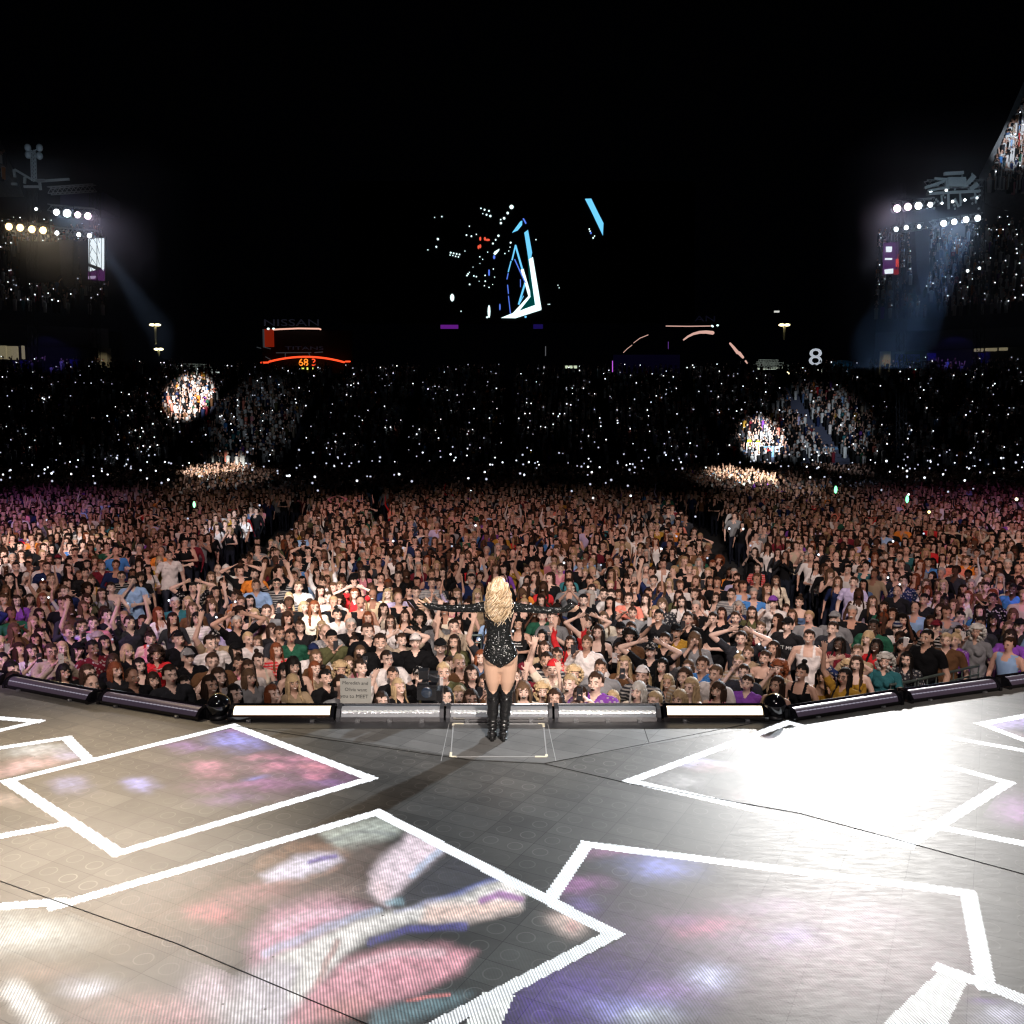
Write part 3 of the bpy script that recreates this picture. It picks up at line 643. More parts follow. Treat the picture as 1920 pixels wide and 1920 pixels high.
def body(sex, pose, mouth, glasses=False):
    if (sex, pose) not in BODY: BODY[sex, pose] = make_body(sex, pose)
    key = (sex, pose, mouth, glasses)
    if key not in BODY:
        mb = MB(); face_bits(mb, mouth, glasses); BODY[key] = join_into(BODY[sex, pose][0], mb, [M_SKIN, M_PANTS, M_EYE, M_LIP, M_TEETH])
    return BODY[key]
SHIRT = {}
def shirt(sex, pose, kind):
    key = (sex, pose, kind)
    if key in SHIRT: return SHIRT[key]
    body(sex, pose, 'shut'); me, segs, tags, C = BODY[sex, pose]
    keep = (tags == 0) & (C[:,2] > .84) & (C[:,2] < 1.485) | ((tags==1) & (C[:,2] > .84))
    ax = np.abs(C[:,0])
    if kind == 'tank':
        neck = (C[:,1] < 0) & (C[:,2] > 1.33-.0*ax) & (ax < .065) | (C[:,2] > 1.35) & ((ax < .06) | (ax > .105)); keep &= ~neck
    elif kind == 'strapless': keep &= C[:,2] < 1.31
    else:
        for A, B, ra, rb, t in segs:
            if t == 'uarm':
                _, u = segdist(C, A, B); keep |= (tags == 2) & (u < (.62 if kind == 'tee' else 2)) & (np.sign(C[:,0]) == np.sign(A[0]))
            if t == 'farm' and kind == 'long':
                d = B-A; u = ((C-A)@d)/(d@d); keep |= (tags == 3) & (u < .93) & (np.sign(C[:,0]) == np.sign(A[0]))
        vneck = (C[:,1] < -.02) & (ax < .042-(1.46-C[:,2])*.5) & (C[:,2] > 1.40) | (C[:,2] > 1.465) & (ax < .05); keep &= ~vneck
    V, N = arrays(me); fs = [tuple(me.polygons[i].vertices) for i in np.nonzero(keep)[0]]
    used = sorted({i for f in fs for i in f}); mp = {v:i for i, v in enumerate(used)}
    V2 = V[used]; N2 = N[used]
    low = np.clip((1.22-V2[:,2])/.3, 0, 1)
    off = (.009 if kind in ('tank','strapless') else .014)+low*(.010 if kind in ('tank','strapless') else .024)
    off = off+.006*np.sin(V2[:,2]*38+np.sin(V2[:,0]*25)*2)*(kind != 'strapless')
    V2 = V2+N2*off[:,None]
    b = MB(); b.add(V2, [tuple(mp[i] for i in f) for f in fs]); out = b.mesh("shirt", [M_CLOTH]); SHIRT[key] = out
    return out
# hair, in the same head space
def scalp(r=1.0, low=1.60, front=1.675, puff=.0):
    b = MB(); n, k = 26, 16; V = []; keepf = []
    for i in range(k+1):
        for j in range(n):
            t, a = math.pi*i/k, 2*math.pi*j/n
            wob = 1+.03*math.sin(a*7+i)+.02*math.sin(a*13)
            V.append((math.sin(t)*math.cos(a)*(.082+puff)*r*wob, .014+math.sin(t)*math.sin(a)*(.099+puff)*r*wob, 1.658+math.cos(t)*(.096+puff)*r*wob))
    V = np.array(V); F_ = []
    for i in range(k):
        for j in range(n):
            q = (i*n+j, (i+1)*n+j, (i+1)*n+(j+1)%n, i*n+(j+1)%n); c = V[list(q)].mean(0)
            lim = front+.006*math.sin(c[0]*90) if c[1] < -.035 else (low+max(0, (.03-c[1]))*.9 if c[1] < .03 else low)
            if c[2] > lim: F_.append(q)
    b.add(V, F_); return b
def locks(b, n, length, wave, spread, seed, rad=.0145, a0=-36, a1=216, front_len=1.0, zb=1.62):
    rg = np.random.default_rng(seed)
    for i in range(n):
        a = R(a0+(a1-a0)*(i+rg.random()*.6)/n); ca, sa = math.cos(a), math.sin(a)
        L_ = length*(.85+.3*rg.random())*(front_len if sa < 0 else 1)
        pts = []; rr = []; m = 9
        for j in range(m):
            t = j/(m-1); z = zb+.03-L_*t
            out = 1+spread*min(t*1.6,1)
            if z < 1.44: out = max(out, 1.15)
            x, y = ca*.078*out, .016+sa*.093*out
            if z < 1.45:                       # lie on the shoulders, chest or back
                y += (-.055 if sa < 0 else .035)*min(1, (1.45-z)/.06); x *= 1.15
            w_ = wave*math.sin(t*14+i*1.7); pts.append((x+w_*-sa, y+w_*ca*.6, z)); rr.append(rad*(1.05-.6*t*t)*(.8+.4*rg.random()))
        b.tube(pts, rr, 6)
HAIR = {}
def hair(style, var=0):
    key = (style, var)
    if key in HAIR: return HAIR[key]
    if style == 'short': b = scalp(1.0, 1.60, 1.690, .000)
    elif style == 'bald': b = scalp(.965, 1.62, 1.765, 0)
    elif style == 'long': b = scalp(1.03, 1.58, 1.688); locks(b, 30, .36+.05*var, .004, .12, 3+var)
    elif style == 'wavy': b = scalp(1.05, 1.58, 1.690); locks(b, 30, .33+.06*var, .013, .22, 13+var, .018)
    elif style == 'bob': b = scalp(1.05, 1.58, 1.668); locks(b, 26, .15, .004, .15, 23+var, .019)
    elif style == 'bangs': b = scalp(1.05, 1.58, 1.652); locks(b, 28, .26, .004, .10, 33, .018)
    elif style == 'curly':
        b = scalp(1.08, 1.56, 1.685, .012); rg = np.random.default_rng(5)
        for i in range(90):
            a = rg.uniform(R(-60), R(240)); z = rg.uniform(1.50, 1.74); rr = .115*math.sqrt(max(.15, 1-((z-1.62)/.15)**2)); b.ball((math.cos(a)*rr, .016+math.sin(a)*rr, z), rg.uniform(.018,.030), n=6, k=4)
    elif style == 'bun':
        b = scalp(1.0, 1.60, 1.685); b.ball((0,.05,1.775), (.038,.038,.034), n=10, k=7)
    elif style == 'pony':
        b = scalp(1.0, 1.60, 1.685); b.tube([(0,.10,1.70),(0,.15,1.66),(.01,.15,1.56),(.0,.12,1.46)], [.020,.028,.024,.010], 8)
    elif style in ('cap','backcap'):
        b = scalp(.99, 1.60, 1.80)
    for V in b.V: V[:] = headrot(V)
    HAIR[key] = b.mesh("hair", [M_HAIR]); return HAIR[key]
def cap_mesh(back):
    key = ('capmesh', back)
    if key in HAIR: return HAIR[key]
    b = scalp(1.06, 1.668, 1.680)
    s = 1 if back else -1; n = 9
    V = [(math.sin(a)*.072, s*(.075+math.cos(a)*.0), 1.688-.0*abs(a)) for a in np.linspace(-1.3,1.3,n)]+[(math.sin(a)*.076, .014+s*(.085+math.cos(a)*.072), 1.678) for a in np.linspace(-1.3,1.3,n)]
    b.add(V, [(i, i+1, n+i+1, n+i) for i in range(n-1)])
    b.add(np.array(V)-(0,0,.006), [(i, n+i, n+i+1, i+1) for i in range(n-1)])
    b.ball((0,.014,1.765), .008, n=6, k=4)
    for V in b.V: V[:] = headrot(V)
    HAIR[key] = b.mesh("cap", [M_CLOTH]); return HAIR[key]

SKINS = {'a':(.68,.47,.39), 'b':(.60,.39,.31), 'c':(.48,.29,.215), 'd':(.24,.13,.09), 'e':(.08,.042,.028)}
CLOTHS = {'black':(.007,.007,.008), 'white':(.66,.61,.60), 'grey':(.20,.20,.21), 'charcoal':(.028,.029,.035), 'navy':(.014,.022,.07), 'blue':(.06,.20,.50), 'skyblue':(.05,.30,.55),
 'lightblue':(.28,.42,.66), 'denim':(.08,.13,.24), 'red':(.50,.025,.03), 'maroon':(.14,.015,.025), 'pink':(.66,.25,.30), 'salmon':(.72,.22,.16), 'orange':(.70,.22,.035), 'yellow':(.62,.42,.06), 'mustard':(.36,.20,.03),
 'green':(.02,.09,.055), 'olive':(.075,.075,.035), 'teal':(.03,.13,.15), 'purple':(.20,.06,.34), 'lavender':(.50,.44,.66), 'tan':(.34,.25,.16), 'cream':(.60,.52,.42), 'beige':(.42,.34,.26), 'brown':(.12,.06,.03)}
HAIRS = {'black':(.008,.006,.005), 'dark':(.022,.012,.008), 'brown':(.040,.021,.013), 'light':(.105,.062,.036), 'blonde':(.42,.30,.17), 'red':(.17,.050,.020), 'silver':(.42,.40,.37)}
PEOPLE = """
727 1237 m white dark short wave
749 1290 f black blonde long clap
717 1316 f black dark long down
786 1268 m black black cap:black down
832 1262 m olive blonde short onephone
845 1247 f charcoal brown long down -o
861 1305 f tan blonde wavy down
884 1313 f black brown long phone
902 1235 f denim red wavy down
910 1282 m brown brown short onephone
836 1308 f black black long down
826 1215 m black dark cap:black down
851 1205 f olive dark wavy armup
851 1176 m beige dark short armup
779 1205 m black dark cap:white fold
754 1202 m beige brown short hands_head
822 1167 m grey black cap:black down . e
732 1167 f white brown long down -g
759 1157 f orange brown long fold . b tank
786 1160 m black black curly down
720 1144 f cream dark wavy mouth
780 1112 m black dark short down
747 1082 m black dark short armup
884 1087 m navy black short bothup -o
895 1115 f tan blonde bob down
857 1115 f grey light long fold
972 1172 f black black long fold
1016 1195 f black black long down . b tank
1022 1217 f tan brown long down
1035 1160 m grey dark short clap
1017 1155 m green dark short fold
1069 1207 f red dark long bothup -o
1100 1207 m white light bun onephone
1122 1187 f black dark wavy down
1101 1170 f red brown bun hands_head
1132 1160 f cream light wavy down
1145 1117 m white dark short fold
1094 1127 m black black short down
1072 1105 f red dark long down
1110 1107 f red dark wavy phone
1051 1067 m pink brown short down
1025 1240 m charcoal dark short down . c
1045 1230 f red dark pony down -g
1037 1256 m cream red backcap:red armup
1007 1260 f black black wavy clap
1077 1265 f tan blonde curly mouth
1067 1284 m charcoal blonde short down -o
1126 1255 m grey brown short down
1116 1281 m purple brown short phone
1160 1220 f black dark long phone
1171 1247 f brown blonde wavy phone
1087 1308 m maroon dark short down
1147 1312 f cream blonde wavy mouth
1040 1311 f black brown long mouth
1017 1297 f tan blonde curly bothup
982 1297 f cream light bob down -o
980 1263 m maroon dark backcap:maroon phone
1203 1268 m charcoal brown backcap:white down
1241 1251 f black black long down . a
1251 1281 f black blonde wavy down
1220 1222 m black black cap:black hands_head
1246 1202 m black dark short down
1268 1186 m mustard dark cap:black onephone
1235 1157 m black black short onephone . c
1261 1234 f grey light bob fold -g
1282 1270 f tan brown long down
1289 1252 f charcoal light long down
1316 1248 m blue brown short down
1340 1265 m white light short down
1293 1291 f pink blonde wavy down . a strapless
1345 1296 f pink brown bob down . b tank
1400 1282 f purple brown pony down
1389 1199 m charcoal dark short hands_head
1459 1254 f tan red curly mouth
1455 1286 f cream dark wavy down . c tank
1502 1262 f black black bun down . c tank
1540 1269 f mustard black bangs down . c tank
1582 1270 f mustard black long armup -g
1476 1173 m black black cap:black down
1517 1196 m white dark short down . b tank
1560 1180 m charcoal dark short down
1573 1209 f maroon black wavy fold . e
1564 1161 m grey silver cap:grey down
1426 1178 f maroon light pony phone
1371 1116 m grey dark short down
1342 1122 f white brown long down . b tank
1302 1116 m black brown short down
1278 1130 f white dark long down
1410 1150 f olive brown long down
1379 1160 m black brown short clap
1336 1162 m black dark short mouth
1290 1162 m black dark short onephone
1498 1130 f denim brown bun down . b strapless
1449 1131 m white dark cap:purple phone
1242 1134 f charcoal light bob down
1186 1150 f grey brown bun down
1178 1124 m salmon dark short clap
1132 1115 m charcoal dark short down
1121 1187 f black dark wavy down
1183 1181 m charcoal brown short down
1164 1181 m grey dark cap:black down
1225 1317 m black blonde short down
1272 1313 f black blonde bob down
1195 1298 f cream silver bob clap -o
1449 1217 f charcoal dark wavy down
1433 1235 f black brown pony down . b strapless
1402 1226 f tan light bun phone
1384 1243 f tan blonde bun mouth
1394 1262 m charcoal brown short wave
348 1284 f black black pony down . a
353 1234 m black silver cap:grey wave
335 1199 m black light backcap:black fold
403 1198 m tan dark cap:black armup
399 1242 m brown brown short mouth
412 1271 f brown brown wavy down
396 1286 f black dark long onephone
443 1221 f black black cap:black fold
467 1200 m white blonde short down
482 1206 f tan light long down
511 1182 f skyblue brown bob down
545 1195 m green dark short down . c
563 1177 f skyblue brown bun down
520 1221 f red red long down
486 1240 f cream dark bun down . a tank
448 1245 f pink dark bun mouth
467 1255 f white brown long down
469 1272 f grey light bob down
442 1303 f black black long down
513 1302 f pink red long mouth . a tank
533 1259 f charcoal black bangs fold
551 1250 f black black bangs down . b
550 1282 f tan blonde bangs wave
594 1234 f brown light long down
592 1256 f tan red long down
612 1272 f black black bun down -o
623 1198 m olive dark backcap:black onephone
658 1174 m black silver short down -g
603 1177 f black blonde long down
654 1247 f pink light wavy down
678 1253 f white dark bun down
676 1226 f white light long phone
665 1206 f tan dark bun phone
713 1206 m black dark short down
664 1303 f black brown curly down
329 1133 m teal silver short down
352 1130 f tan blonde wavy down
362 1104 m black black short hands_head
409 1068 m grey brown bald down
424 1070 m white silver cap:white down
396 1083 f tan light long clap
362 1143 f brown light wavy down
369 1161 f white black bob down
398 1136 f charcoal light bob bothup
405 1112 f black black wavy down . c
441 1120 f orange dark bun down . c tank
469 1128 f black black long down . a
445 1169 m black silver short hands_head
477 1154 f tan blonde long down . a tank
500 1148 m grey brown short down
495 1169 f cream blonde wavy down . a tank
527 1138 f black black pony onephone
616 1122 m white brown short down
633 1154 f white black bun down
571 1140 f black blonde wavy clap
560 1102 m white light short down
605 1094 f white brown bun bothup -o
638 1102 m red light short mouth
665 1115 f red red long hands_head
542 1122 f charcoal blonde long down
519 1096 m charcoal black short bothup -g
480 1099 m lightblue brown short down
477 1078 m orange dark short down
706 1091 f charcoal black long down . a
727 1115 f cream blonde wavy down
60 1223 f white dark wavy phone
97 1223 m beige brown short phone -g
147 1220 f black black cap:black mouth
175 1217 m maroon black short down . d
197 1207 f black black wavy fold
213 1242 f black brown bob down
218 1258 f black red bob down
250 1271 m black dark bald down . d
167 1264 f black brown long down -g
288 1277 f black dark bob down
240 1223 f black blonde bob down
263 1250 f black black wavy down
293 1227 f red dark curly clap
283 1200 f pink dark bun down -o tank
320 1267 m charcoal dark short down
32 1128 f purple brown long fold
18 1086 m black black short down
50 1084 f white silver bob mouth
30 1064 m black dark short down
23 1047 m white silver bald down
109 1050 m white brown cap:maroon down
88 1064 m navy dark short down
96 1086 m brown light short fold
163 1059 f black black long down
160 1076 m black dark short down
191 1062 m maroon light short down
228 1082 m black dark short down -g
264 1084 f white dark curly down
248 1091 m lightblue black short mouth
299 1052 f yellow blonde bob spread
317 1043 m white dark short down
209 1103 f pink dark pony wave . a strapless
191 1115 f grey brown long down
172 1091 f mustard light bun down . b tank
122 1110 m navy light short down
57 1125 f tan dark wavy mouth
81 1124 f tan red wavy down
35 1111 m brown dark short fold
154 1176 m lavender dark short armup
175 1170 m pink brown short down
202 1155 m black dark short phone
244 1169 m charcoal dark short bothup
281 1195 f red dark bun down -o tank
1682 1110 m black brown bald down . c
1732 1126 m black black short fold . c
1771 1129 f black black bun down . e
1814 1119 f white red long down
1860 1125 m black black short down . d
1899 1107 m blue black short down . e
1848 1103 m brown dark short down
1736 1096 f pink light long down . b tank
1694 1091 m navy dark short down
1768 1098 f black blonde long down
1637 1176 m green black short down . e
1642 1213 f red black wavy down . e
1691 1211 f black black bob down . c
1736 1197 m black black short onephone . c
1659 1241 f teal silver curly rail
1699 1238 f charcoal black long down -o
1605 1246 f mustard brown long down -o tank
1607 1224 m tan light short wave
1790 1201 f purple blonde bun rail
1894 1194 f purple dark bob rail
1837 1171 m charcoal black short down . d
1863 1164 f black black bob down . d
1800 1158 f brown black bun mouth
1754 1178 m black black cap:maroon down -g
1600 1093 m lavender brown short down
1614 1070 f red brown long down
1740 1056 m blue black short down
1793 1056 m salmon light short clap
1812 1052 m orange light short down
1890 1059 m black silver short down
1657 1000 m lightblue brown short down
1720 1042 f grey brown long down
1660 1044 f white light long down . a
5 1240 f purple black wavy down
25 1258 m charcoal black short down
121 1262 f black black bob wave
1420 1066 f red dark long down
1415 1035 f black brown long phone
1455 1090 f cream brown wavy down
1225 1090 m navy dark short armup
1210 1125 f tan dark long clap
1255 1095 f white blonde long down
950 1300 f charcoal dark long down
965 1270 m black brown short wave
930 1265 f tan brown wavy phone
885 1265 f black dark long clap
800 1135 f white blonde wavy down
810 1095 m grey brown short clap
830 1075 f black dark long down
690 1160 f white red long clap
690 1185 m black brown short down
590 1140 f cream red wavy down
680 1075 f pink brown long down
"""
# ------------------------------------------------------------------ the people one can tell apart, nearest the stage
GROUP = "audience members standing nearest the stage"
SINGER = Vector((-.14, 9.4, 0))
ZONES = [(110,"at far left edge"),(185,"over farthest left bar"),(300,"over left purple bar"),(392,"left of left ball"),(520,"over left glowing bar"),(632,"left of cardboard sign"),(740,"behind cardboard sign"),(838,"around the broadcast camera"),(932,"left beside singer"),(1040,"right beside singer"),
 (1140,"right of singer's hand"),(1240,"over right chrome bar"),(1340,"left above right glowing bar"),(1442,"right above right glowing bar"),(1560,"behind right ball"),(1690,"over long right bar"),(1800,"above dark railing"),(9999,"at far right edge")]
POSEW = {'down':"watching",'fold':"hands clasped",'clap':"clapping",'phone':"filming two-handed",'onephone':"filming one-handed",'armup':"one arm raised",'bothup':"both arms up",'hands_head':"hands on head",'mouth':"hand at mouth",'wave':"waving",'spread':"arms spread",'rail':"leaning forward"}
STYLEW = {'long':"long",'wavy':"wavy",'short':"short",'bob':"bobbed",'bangs':"fringed",'curly':"curly",'bun':"tied up",'pony':"ponytailed",'bald':"thinning"}
HAIRW = {'black':"black",'dark':"dark",'brown':"brown",'light':"light brown",'blonde':"blonde",'red':"red",'silver':"grey"}
TOPW = {'tee':"top",'tank':"tank top",'strapless':"strapless top",'long':"long sleeves"}
people = []
for ln in PEOPLE.strip().splitlines():
    w = ln.split(); u, v, sex, top, hc, st, pose = int(w[0]), int(w[1]), *w[2:7]
    ex = w[7:]; cap = None
    if st.startswith('cap') or st.startswith('backcap'): st, cap = st.split(':')
    skin = next((x for x in ex if x in SKINS), None); kind = next((x for x in ex if x in TOPW), None)
    people.append(dict(u=u, v=v, sex=sex, top=top, hc=hc, st=st, cap=cap, pose=pose, skin=skin or random.choice('aaabbbc'), kind=kind, mouth='open' if '-o' in ex else random.choice(['smile','shut','smile','open']), gl='-g' in ex))
TOPS = ['black']*15+['white']*5+['grey']*3+['charcoal','navy','navy','red','maroon','pink','tan','cream','beige','brown','blue','lightblue','olive','green','purple','orange','mustard','lavender','teal','salmon','denim']
HCS = ['black','dark','dark','brown','brown','brown','light','light','blonde','blonde','red','silver']
def rand_person(r):
    sex = 'f' if r.random() < .66 else 'm'
    st = r.choice(['long','long','wavy','wavy','bob','bangs','bun','pony','curly']) if sex == 'f' else r.choice(['short','short','short','short','cap','bald'])
    pose = r.choice(['down']*9+['fold']*3+['clap']*3+['phone']*2+['onephone','armup','bothup','hands_head','mouth','wave'])
    return dict(sex=sex, top=r.choice(TOPS), hc=r.choice(HCS), st=st, cap=r.choice(['black','grey','navy']) if st=='cap' else None, pose=pose, skin=r.choice('aaabbbbccde'), kind=None, mouth=r.choice(['smile','shut','open','smile']), gl=r.random()<.08)
placed = []     # x, y
def place(u, v, sex):
    best = None
    for ds in (0, .02, -.02, .04, -.04, .06, -.06, .08, -.08):
        s = (1.055 if sex == 'm' else .985)+ds+random.uniform(-.004,.004)
        p = un(u, v, FLOORZ+1.60*s)
        if p.y < 10.85: continue
        md = min([math.hypot(p.x-q[0], (p.y-q[1])*1.1) for q in placed] or [9])
        sc = min(md, .52)-abs(ds)*.6
        if best is None or sc > best[0]: best = (sc, p, s, md)
    return best
for d in people:
    b_ = place(d['u'], d['v'], d['sex'])
    if b_ is None: b_ = (0, un(d['u'], d['v'], FLOORZ+1.56), .97, 9)
    d['p'], d['s'] = b_[1], b_[2]; placed.append((d['p'].x, d['p'].y))
rr = random.Random(11)
tries = 0
while len(people) < 300 and tries < 4000:     # nearest gaps
    tries += 1
    u = rr.uniform(-20, 1930); v = rr.uniform(1175, 1300)
    if v > 1215+abs(u-960)*-.0 and (u < 20 or u > 1660): continue
    if v > 1240 and (u > 1620 or 770 < u < 830): continue
    d = rand_person(rr); d['top'] = rr.choice(['black','black','charcoal','white','grey','navy','black','brown']); b_ = place(u, v, d['sex'])
    if b_ is None or b_[3] < .40: continue
    d.update(u=u, v=v, p=b_[1], s=b_[2]); people.append(d); placed.append((d['p'].x, d['p'].y))
people.sort(key=lambda d: d['p'].y)
def words_(d):
    sx = "woman" if d['sex'] == 'f' else "man"
    hd = f"in {d['cap']} cap" if d['cap'] else f"with {STYLEW[d['st']]} {HAIRW[d['hc']]} hair"
    k = d['kind']; t = TOPW[k].replace("top", "top")
    return sx, hd, f"{d['top']} {t}"
for d in people:
    if d['kind'] is None:
        d['kind'] = random.choice(['tee','tee','tee','tank','long','tee'] if d['sex'] == 'f' else ['tee','tee','tee','long','tee']) if d['top'] != 'black' or d['sex'] == 'f' else 'tee'
    zone = next(z for lim, z in ZONES if d['u'] < lim)
    sx, hd, tp = words_(d); d['lab'] = f"{sx} {hd}, {tp}, {POSEW[d['pose']]}, {zone}"; d['who'] = f"{sx} in {tp} {zone}"
byl = {}
for d in people: byl.setdefault(d['lab'], []).append(d)
ORD = ["nearest stage", "second row of two", "third back", "fourth back", "fifth back"]
for k, ds in byl.items():
    if len(ds) > 1:
        for i, d in enumerate(ds): d['lab'] = ("nearer one, " if i == 0 else "farther one, " if len(ds) == 2 else ["", "second one back, ", "third one back, ", "fourth one back, "][min(i,3)])+d['lab'].replace(" hair", "")
for d in people:
    while len(d['lab'].replace(',', '').split()) > 16: d['lab'] = d['lab'].replace("with ", "", 1).replace(" hair", "") if "with " in d['lab'] else ' '.join(d['lab'].split()[:16])
PROPS = []
def hexmix(c, r): k = r.uniform(.85, 1.15); return tuple(min(1, x*k) for x in c)
for d in people:
    p = d['p']; s = d['s']
    fx, fy = SINGER.x-p.x, SINGER.y-p.y
    rz = math.atan2(fx, -fy)*.75+rr.uniform(-.22,.22)
    me = body(d['sex'], d['pose'], d['mouth'], d['gl'])
    o = obj("person", me, loc=(p.x, p.y, FLOORZ), rz=rz, color=SKINS[d['skin']]); o.scale = (s*rr.uniform(.97,1.06), s, s)
    tag(o, d['lab'], "person", GROUP)
    obj("shirt", shirt(d['sex'], d['pose'], d['kind']), o, color=hexmix(CLOTHS[d['top']], rr))
    obj("hair", hair(d['st'] if d['st'] not in ('cap','backcap') or d['sex']=='m' else 'long', rr.randint(0,1) if d['st'] in ('long','wavy','bob') else 0), o, color=hexmix(HAIRS[d['hc']], rr))
    if d['cap']: obj("cap", cap_mesh(d['st'] == 'backcap'), o, color=CLOTHS.get(d['cap'], (.02,.02,.02)))
    d['obj'] = o
    if d['pose'] in ('phone', 'onephone'):
        loc = (0,-.47,1.60) if d['pose'] == 'phone' else (-.16,-.42,1.56)
        if d['pose'] == 'onephone': loc = (-.07,-.42,1.60)
        PROPS.append((o, loc, d['who'], s, p, rz))
M_SCREEN = emat("phone_screen", (.55,.6,.75), .35, False); M_PCASE = mat("phone_case", (.03,.03,.035), .3); M_PCASE2 = mat("phone_case_light", (.55,.50,.50), .35)
bpy.context.view_layer.update()
b0 = MB(); b0.box((0,0,0), (.074,.010,.150)); b0.ball((.022,-.0062,.058), (.006,.002,.006), 1, 8, 4); b0.ball((.022,-.0062,.042), (.006,.002,.006), 1, 8, 4)
pm = [b0.mesh("phone", [M_PCASE, M_BLACKG], False), b0.mesh("phone", [M_PCASE2, M_BLACKG], False)]
scr = MB().box((0,.0062,0), (.067,.002,.142)).mesh("screen", [M_SCREEN], False)
for i, (o, loc, who, s, p, rz) in enumerate(PROPS):
    q = Matrix.Translation((p.x,p.y,FLOORZ)) @ Matrix.Rotation(rz,4,'Z') @ Vector(Vector(loc)*s)
    t = obj("phone", pm[i % 2], loc=q, rz=rz); tag(t, ("pale" if i%2 else "black")+" phone held up by "+who, "phone", "phones held up by the audience")
    obj("screen", scr, t)

# print on shirts
def shirt_print(u, v, build_fn):
    d = min(people, key=lambda d: abs(d['u']-u)+abs(d['v']-v)); build_fn(d['obj'], d)
M_PRINT = mat("shirt_print", (.7,.7,.7), .8)
M_PLAIN = mat("plain_black_cloth", (.010,.010,.012), .85, spec=.2, bump=(14,.7,.03))
def plain_shirt(o):
    for c in o.children:
        if c.name.startswith("shirt") and c.material_slots and "print" not in c.name: c.material_slots[0].link = 'OBJECT'; c.material_slots[0].material = M_PLAIN
def words_print(txt, size, z=1.27):
    def f(o, d):
        plain_shirt(o)
        e = obj("shirt_print", text_mesh(txt, size, .002, M_PRINT), o, loc=(0,-.158,z)); e.rotation_euler = (R(82),0,0)
    return f
shirt_print(1476, 1173, words_print("JUST ME", .082)); shirt_print(1235, 1157, words_print("JA", .09))
def lines_print(n, w=.16, z=1.30):
    def f(o, d):
        b = MB(); r = random.Random(d['u'])
        for i in range(n):
            if i == 0: plain_shirt(o)
            x = -w/2
            while x < w/2-.01:
                l = r.uniform(.012,.03); b.box((x+l/2, -.158-.004*i, z-i*.045), (l,.004,.014)); x += l+.006
        build("shirt_print", b, M_PRINT, o)
    return f
for u, v, n in ((1682,1110,3),(1732,1126,3),(160,1076,1),(191,1062,0),(202,1155,2),(786,1160,1),(972,1172,2),(780,1112,1),(264,1084,2),(218,1258,1),(511,1182,2),(563,1177,3)):
    if n: shirt_print(u, v, lines_print(n, .18 if n > 1 else .12))
# striped shirt
def stripes(o, d):
    pass

# ------------------------------------------------------------------ the rest of the floor audience: one mass, person by person
PAL = []
def lowvar(sex, pose, style, decim, faces=True):
    key = ('low', sex, pose, decim)
    if key not in BODY:
        me, segs, tags, C = make_body(sex, pose, .024, simple=True, decim=decim); BODY[key] = (me, segs, tags, C)
    me, segs, tags, C = BODY[key]
    V, _ = arrays(me); T = []; reg = []
    low = C[:,2] < .92
    for p in me.polygons:
        i = p.index; vs = list(p.vertices); t = tags[i]; c = C[i]
        if t == 0: r = 1 if c[2] < 1.46 and not (c[1] < 0 and c[2] > 1.37 and abs(c[0]) < .06) else 0
        elif t == 2: r = 2
        elif t == 3: r = 3
        elif t == 4: r = 0
        else: r = 4
        if low[i] and t != 3: r = 4
        for k in range(1, len(vs)-1): T.append((vs[0], vs[k], vs[k+1])); reg.append(r)
    Vs = [V]; n = len(V)
    h = hair(style); hv, _ = arrays(h); ratio = 1.0
    for p in h.polygons:
        vs = list(p.vertices)
        for k in range(1, len(vs)-1): T.append(tuple(x+n for x in (vs[0], vs[k], vs[k+1]))); reg.append(5)
    Vs.append(hv); n += len(hv)
    if faces:
        f = MB()
        for s in (-1,1): f.box((s*.030,-.088,1.632), (.026,.012,.011))
        f.box((0,-.093,1.570), (.040,.012,.014), 1)
        for q in f.V: q[:] = headrot(q)
        for fc, m in zip(f.F, f.M):
            for k in (1,2): T.append((fc[0]+n, fc[k]+n, fc[k+1]+n)); reg.append(6+m)
        Vs += f.V; n += f.n
    return np.vstack(Vs), np.array(T), np.array(reg)
def small_hair(style):     # decimated copy for far people
    key = style+'_small'
    if (key, 0) in HAIR: return key
    h = hair(style); o = obj("t", h); q = o.modifiers.new("d",'DECIMATE'); q.ratio = .3; HAIR[key, 0] = evald(o); bpy.data.objects.remove(o); return key
r2 = np.random.default_rng(21)
combos = [('f','down','long'),('f','down','wavy'),('f','down','bun'),('f','fold','long'),('f','clap','wavy'),('f','phone','bob'),('f','armup','long'),('f','bothup','pony'),('f','onephone','bangs'),('f','mouth','curly'),('f','hands_head','wavy'),('f','wave','long'),
          ('m','down','short'),('m','fold','short'),('m','clap','short'),('m','phone','short'),('m','armup','short'),('m','down','bald'),('m','hands_head','short'),('m','bothup','short')]
wts = np.array([11,11,7,6,5,3,1,.8,1.5,2,.4,1.5,13,5,3,2,.8,3,.3,.4]); wts /= wts.sum()
NEARV = [lowvar(s, p, small_hair(h), .55) for s, p, h in combos]
FARV = [lowvar(s, p, small_hair(h), .16, True) for s, p, h in combos]
pts = []
grid = {}
def cell(x, y): return int(x/.45), int(y/.45)
for x, y in placed: grid.setdefault(cell(x,y), []).append((x,y))
def free(x, y, dmin):
    cx_, cy_ = cell(x, y)
    for i in (-1,0,1):
        for j in (-1,0,1):
            for q in grid.get((cx_+i, cy_+j), ()):
                if (q[0]-x)**2+(q[1]-y)**2 < dmin*dmin: return False
    return True
def aisle(pts_uv): return [un(u, v, FLOORZ+1.3) for u, v in pts_uv]
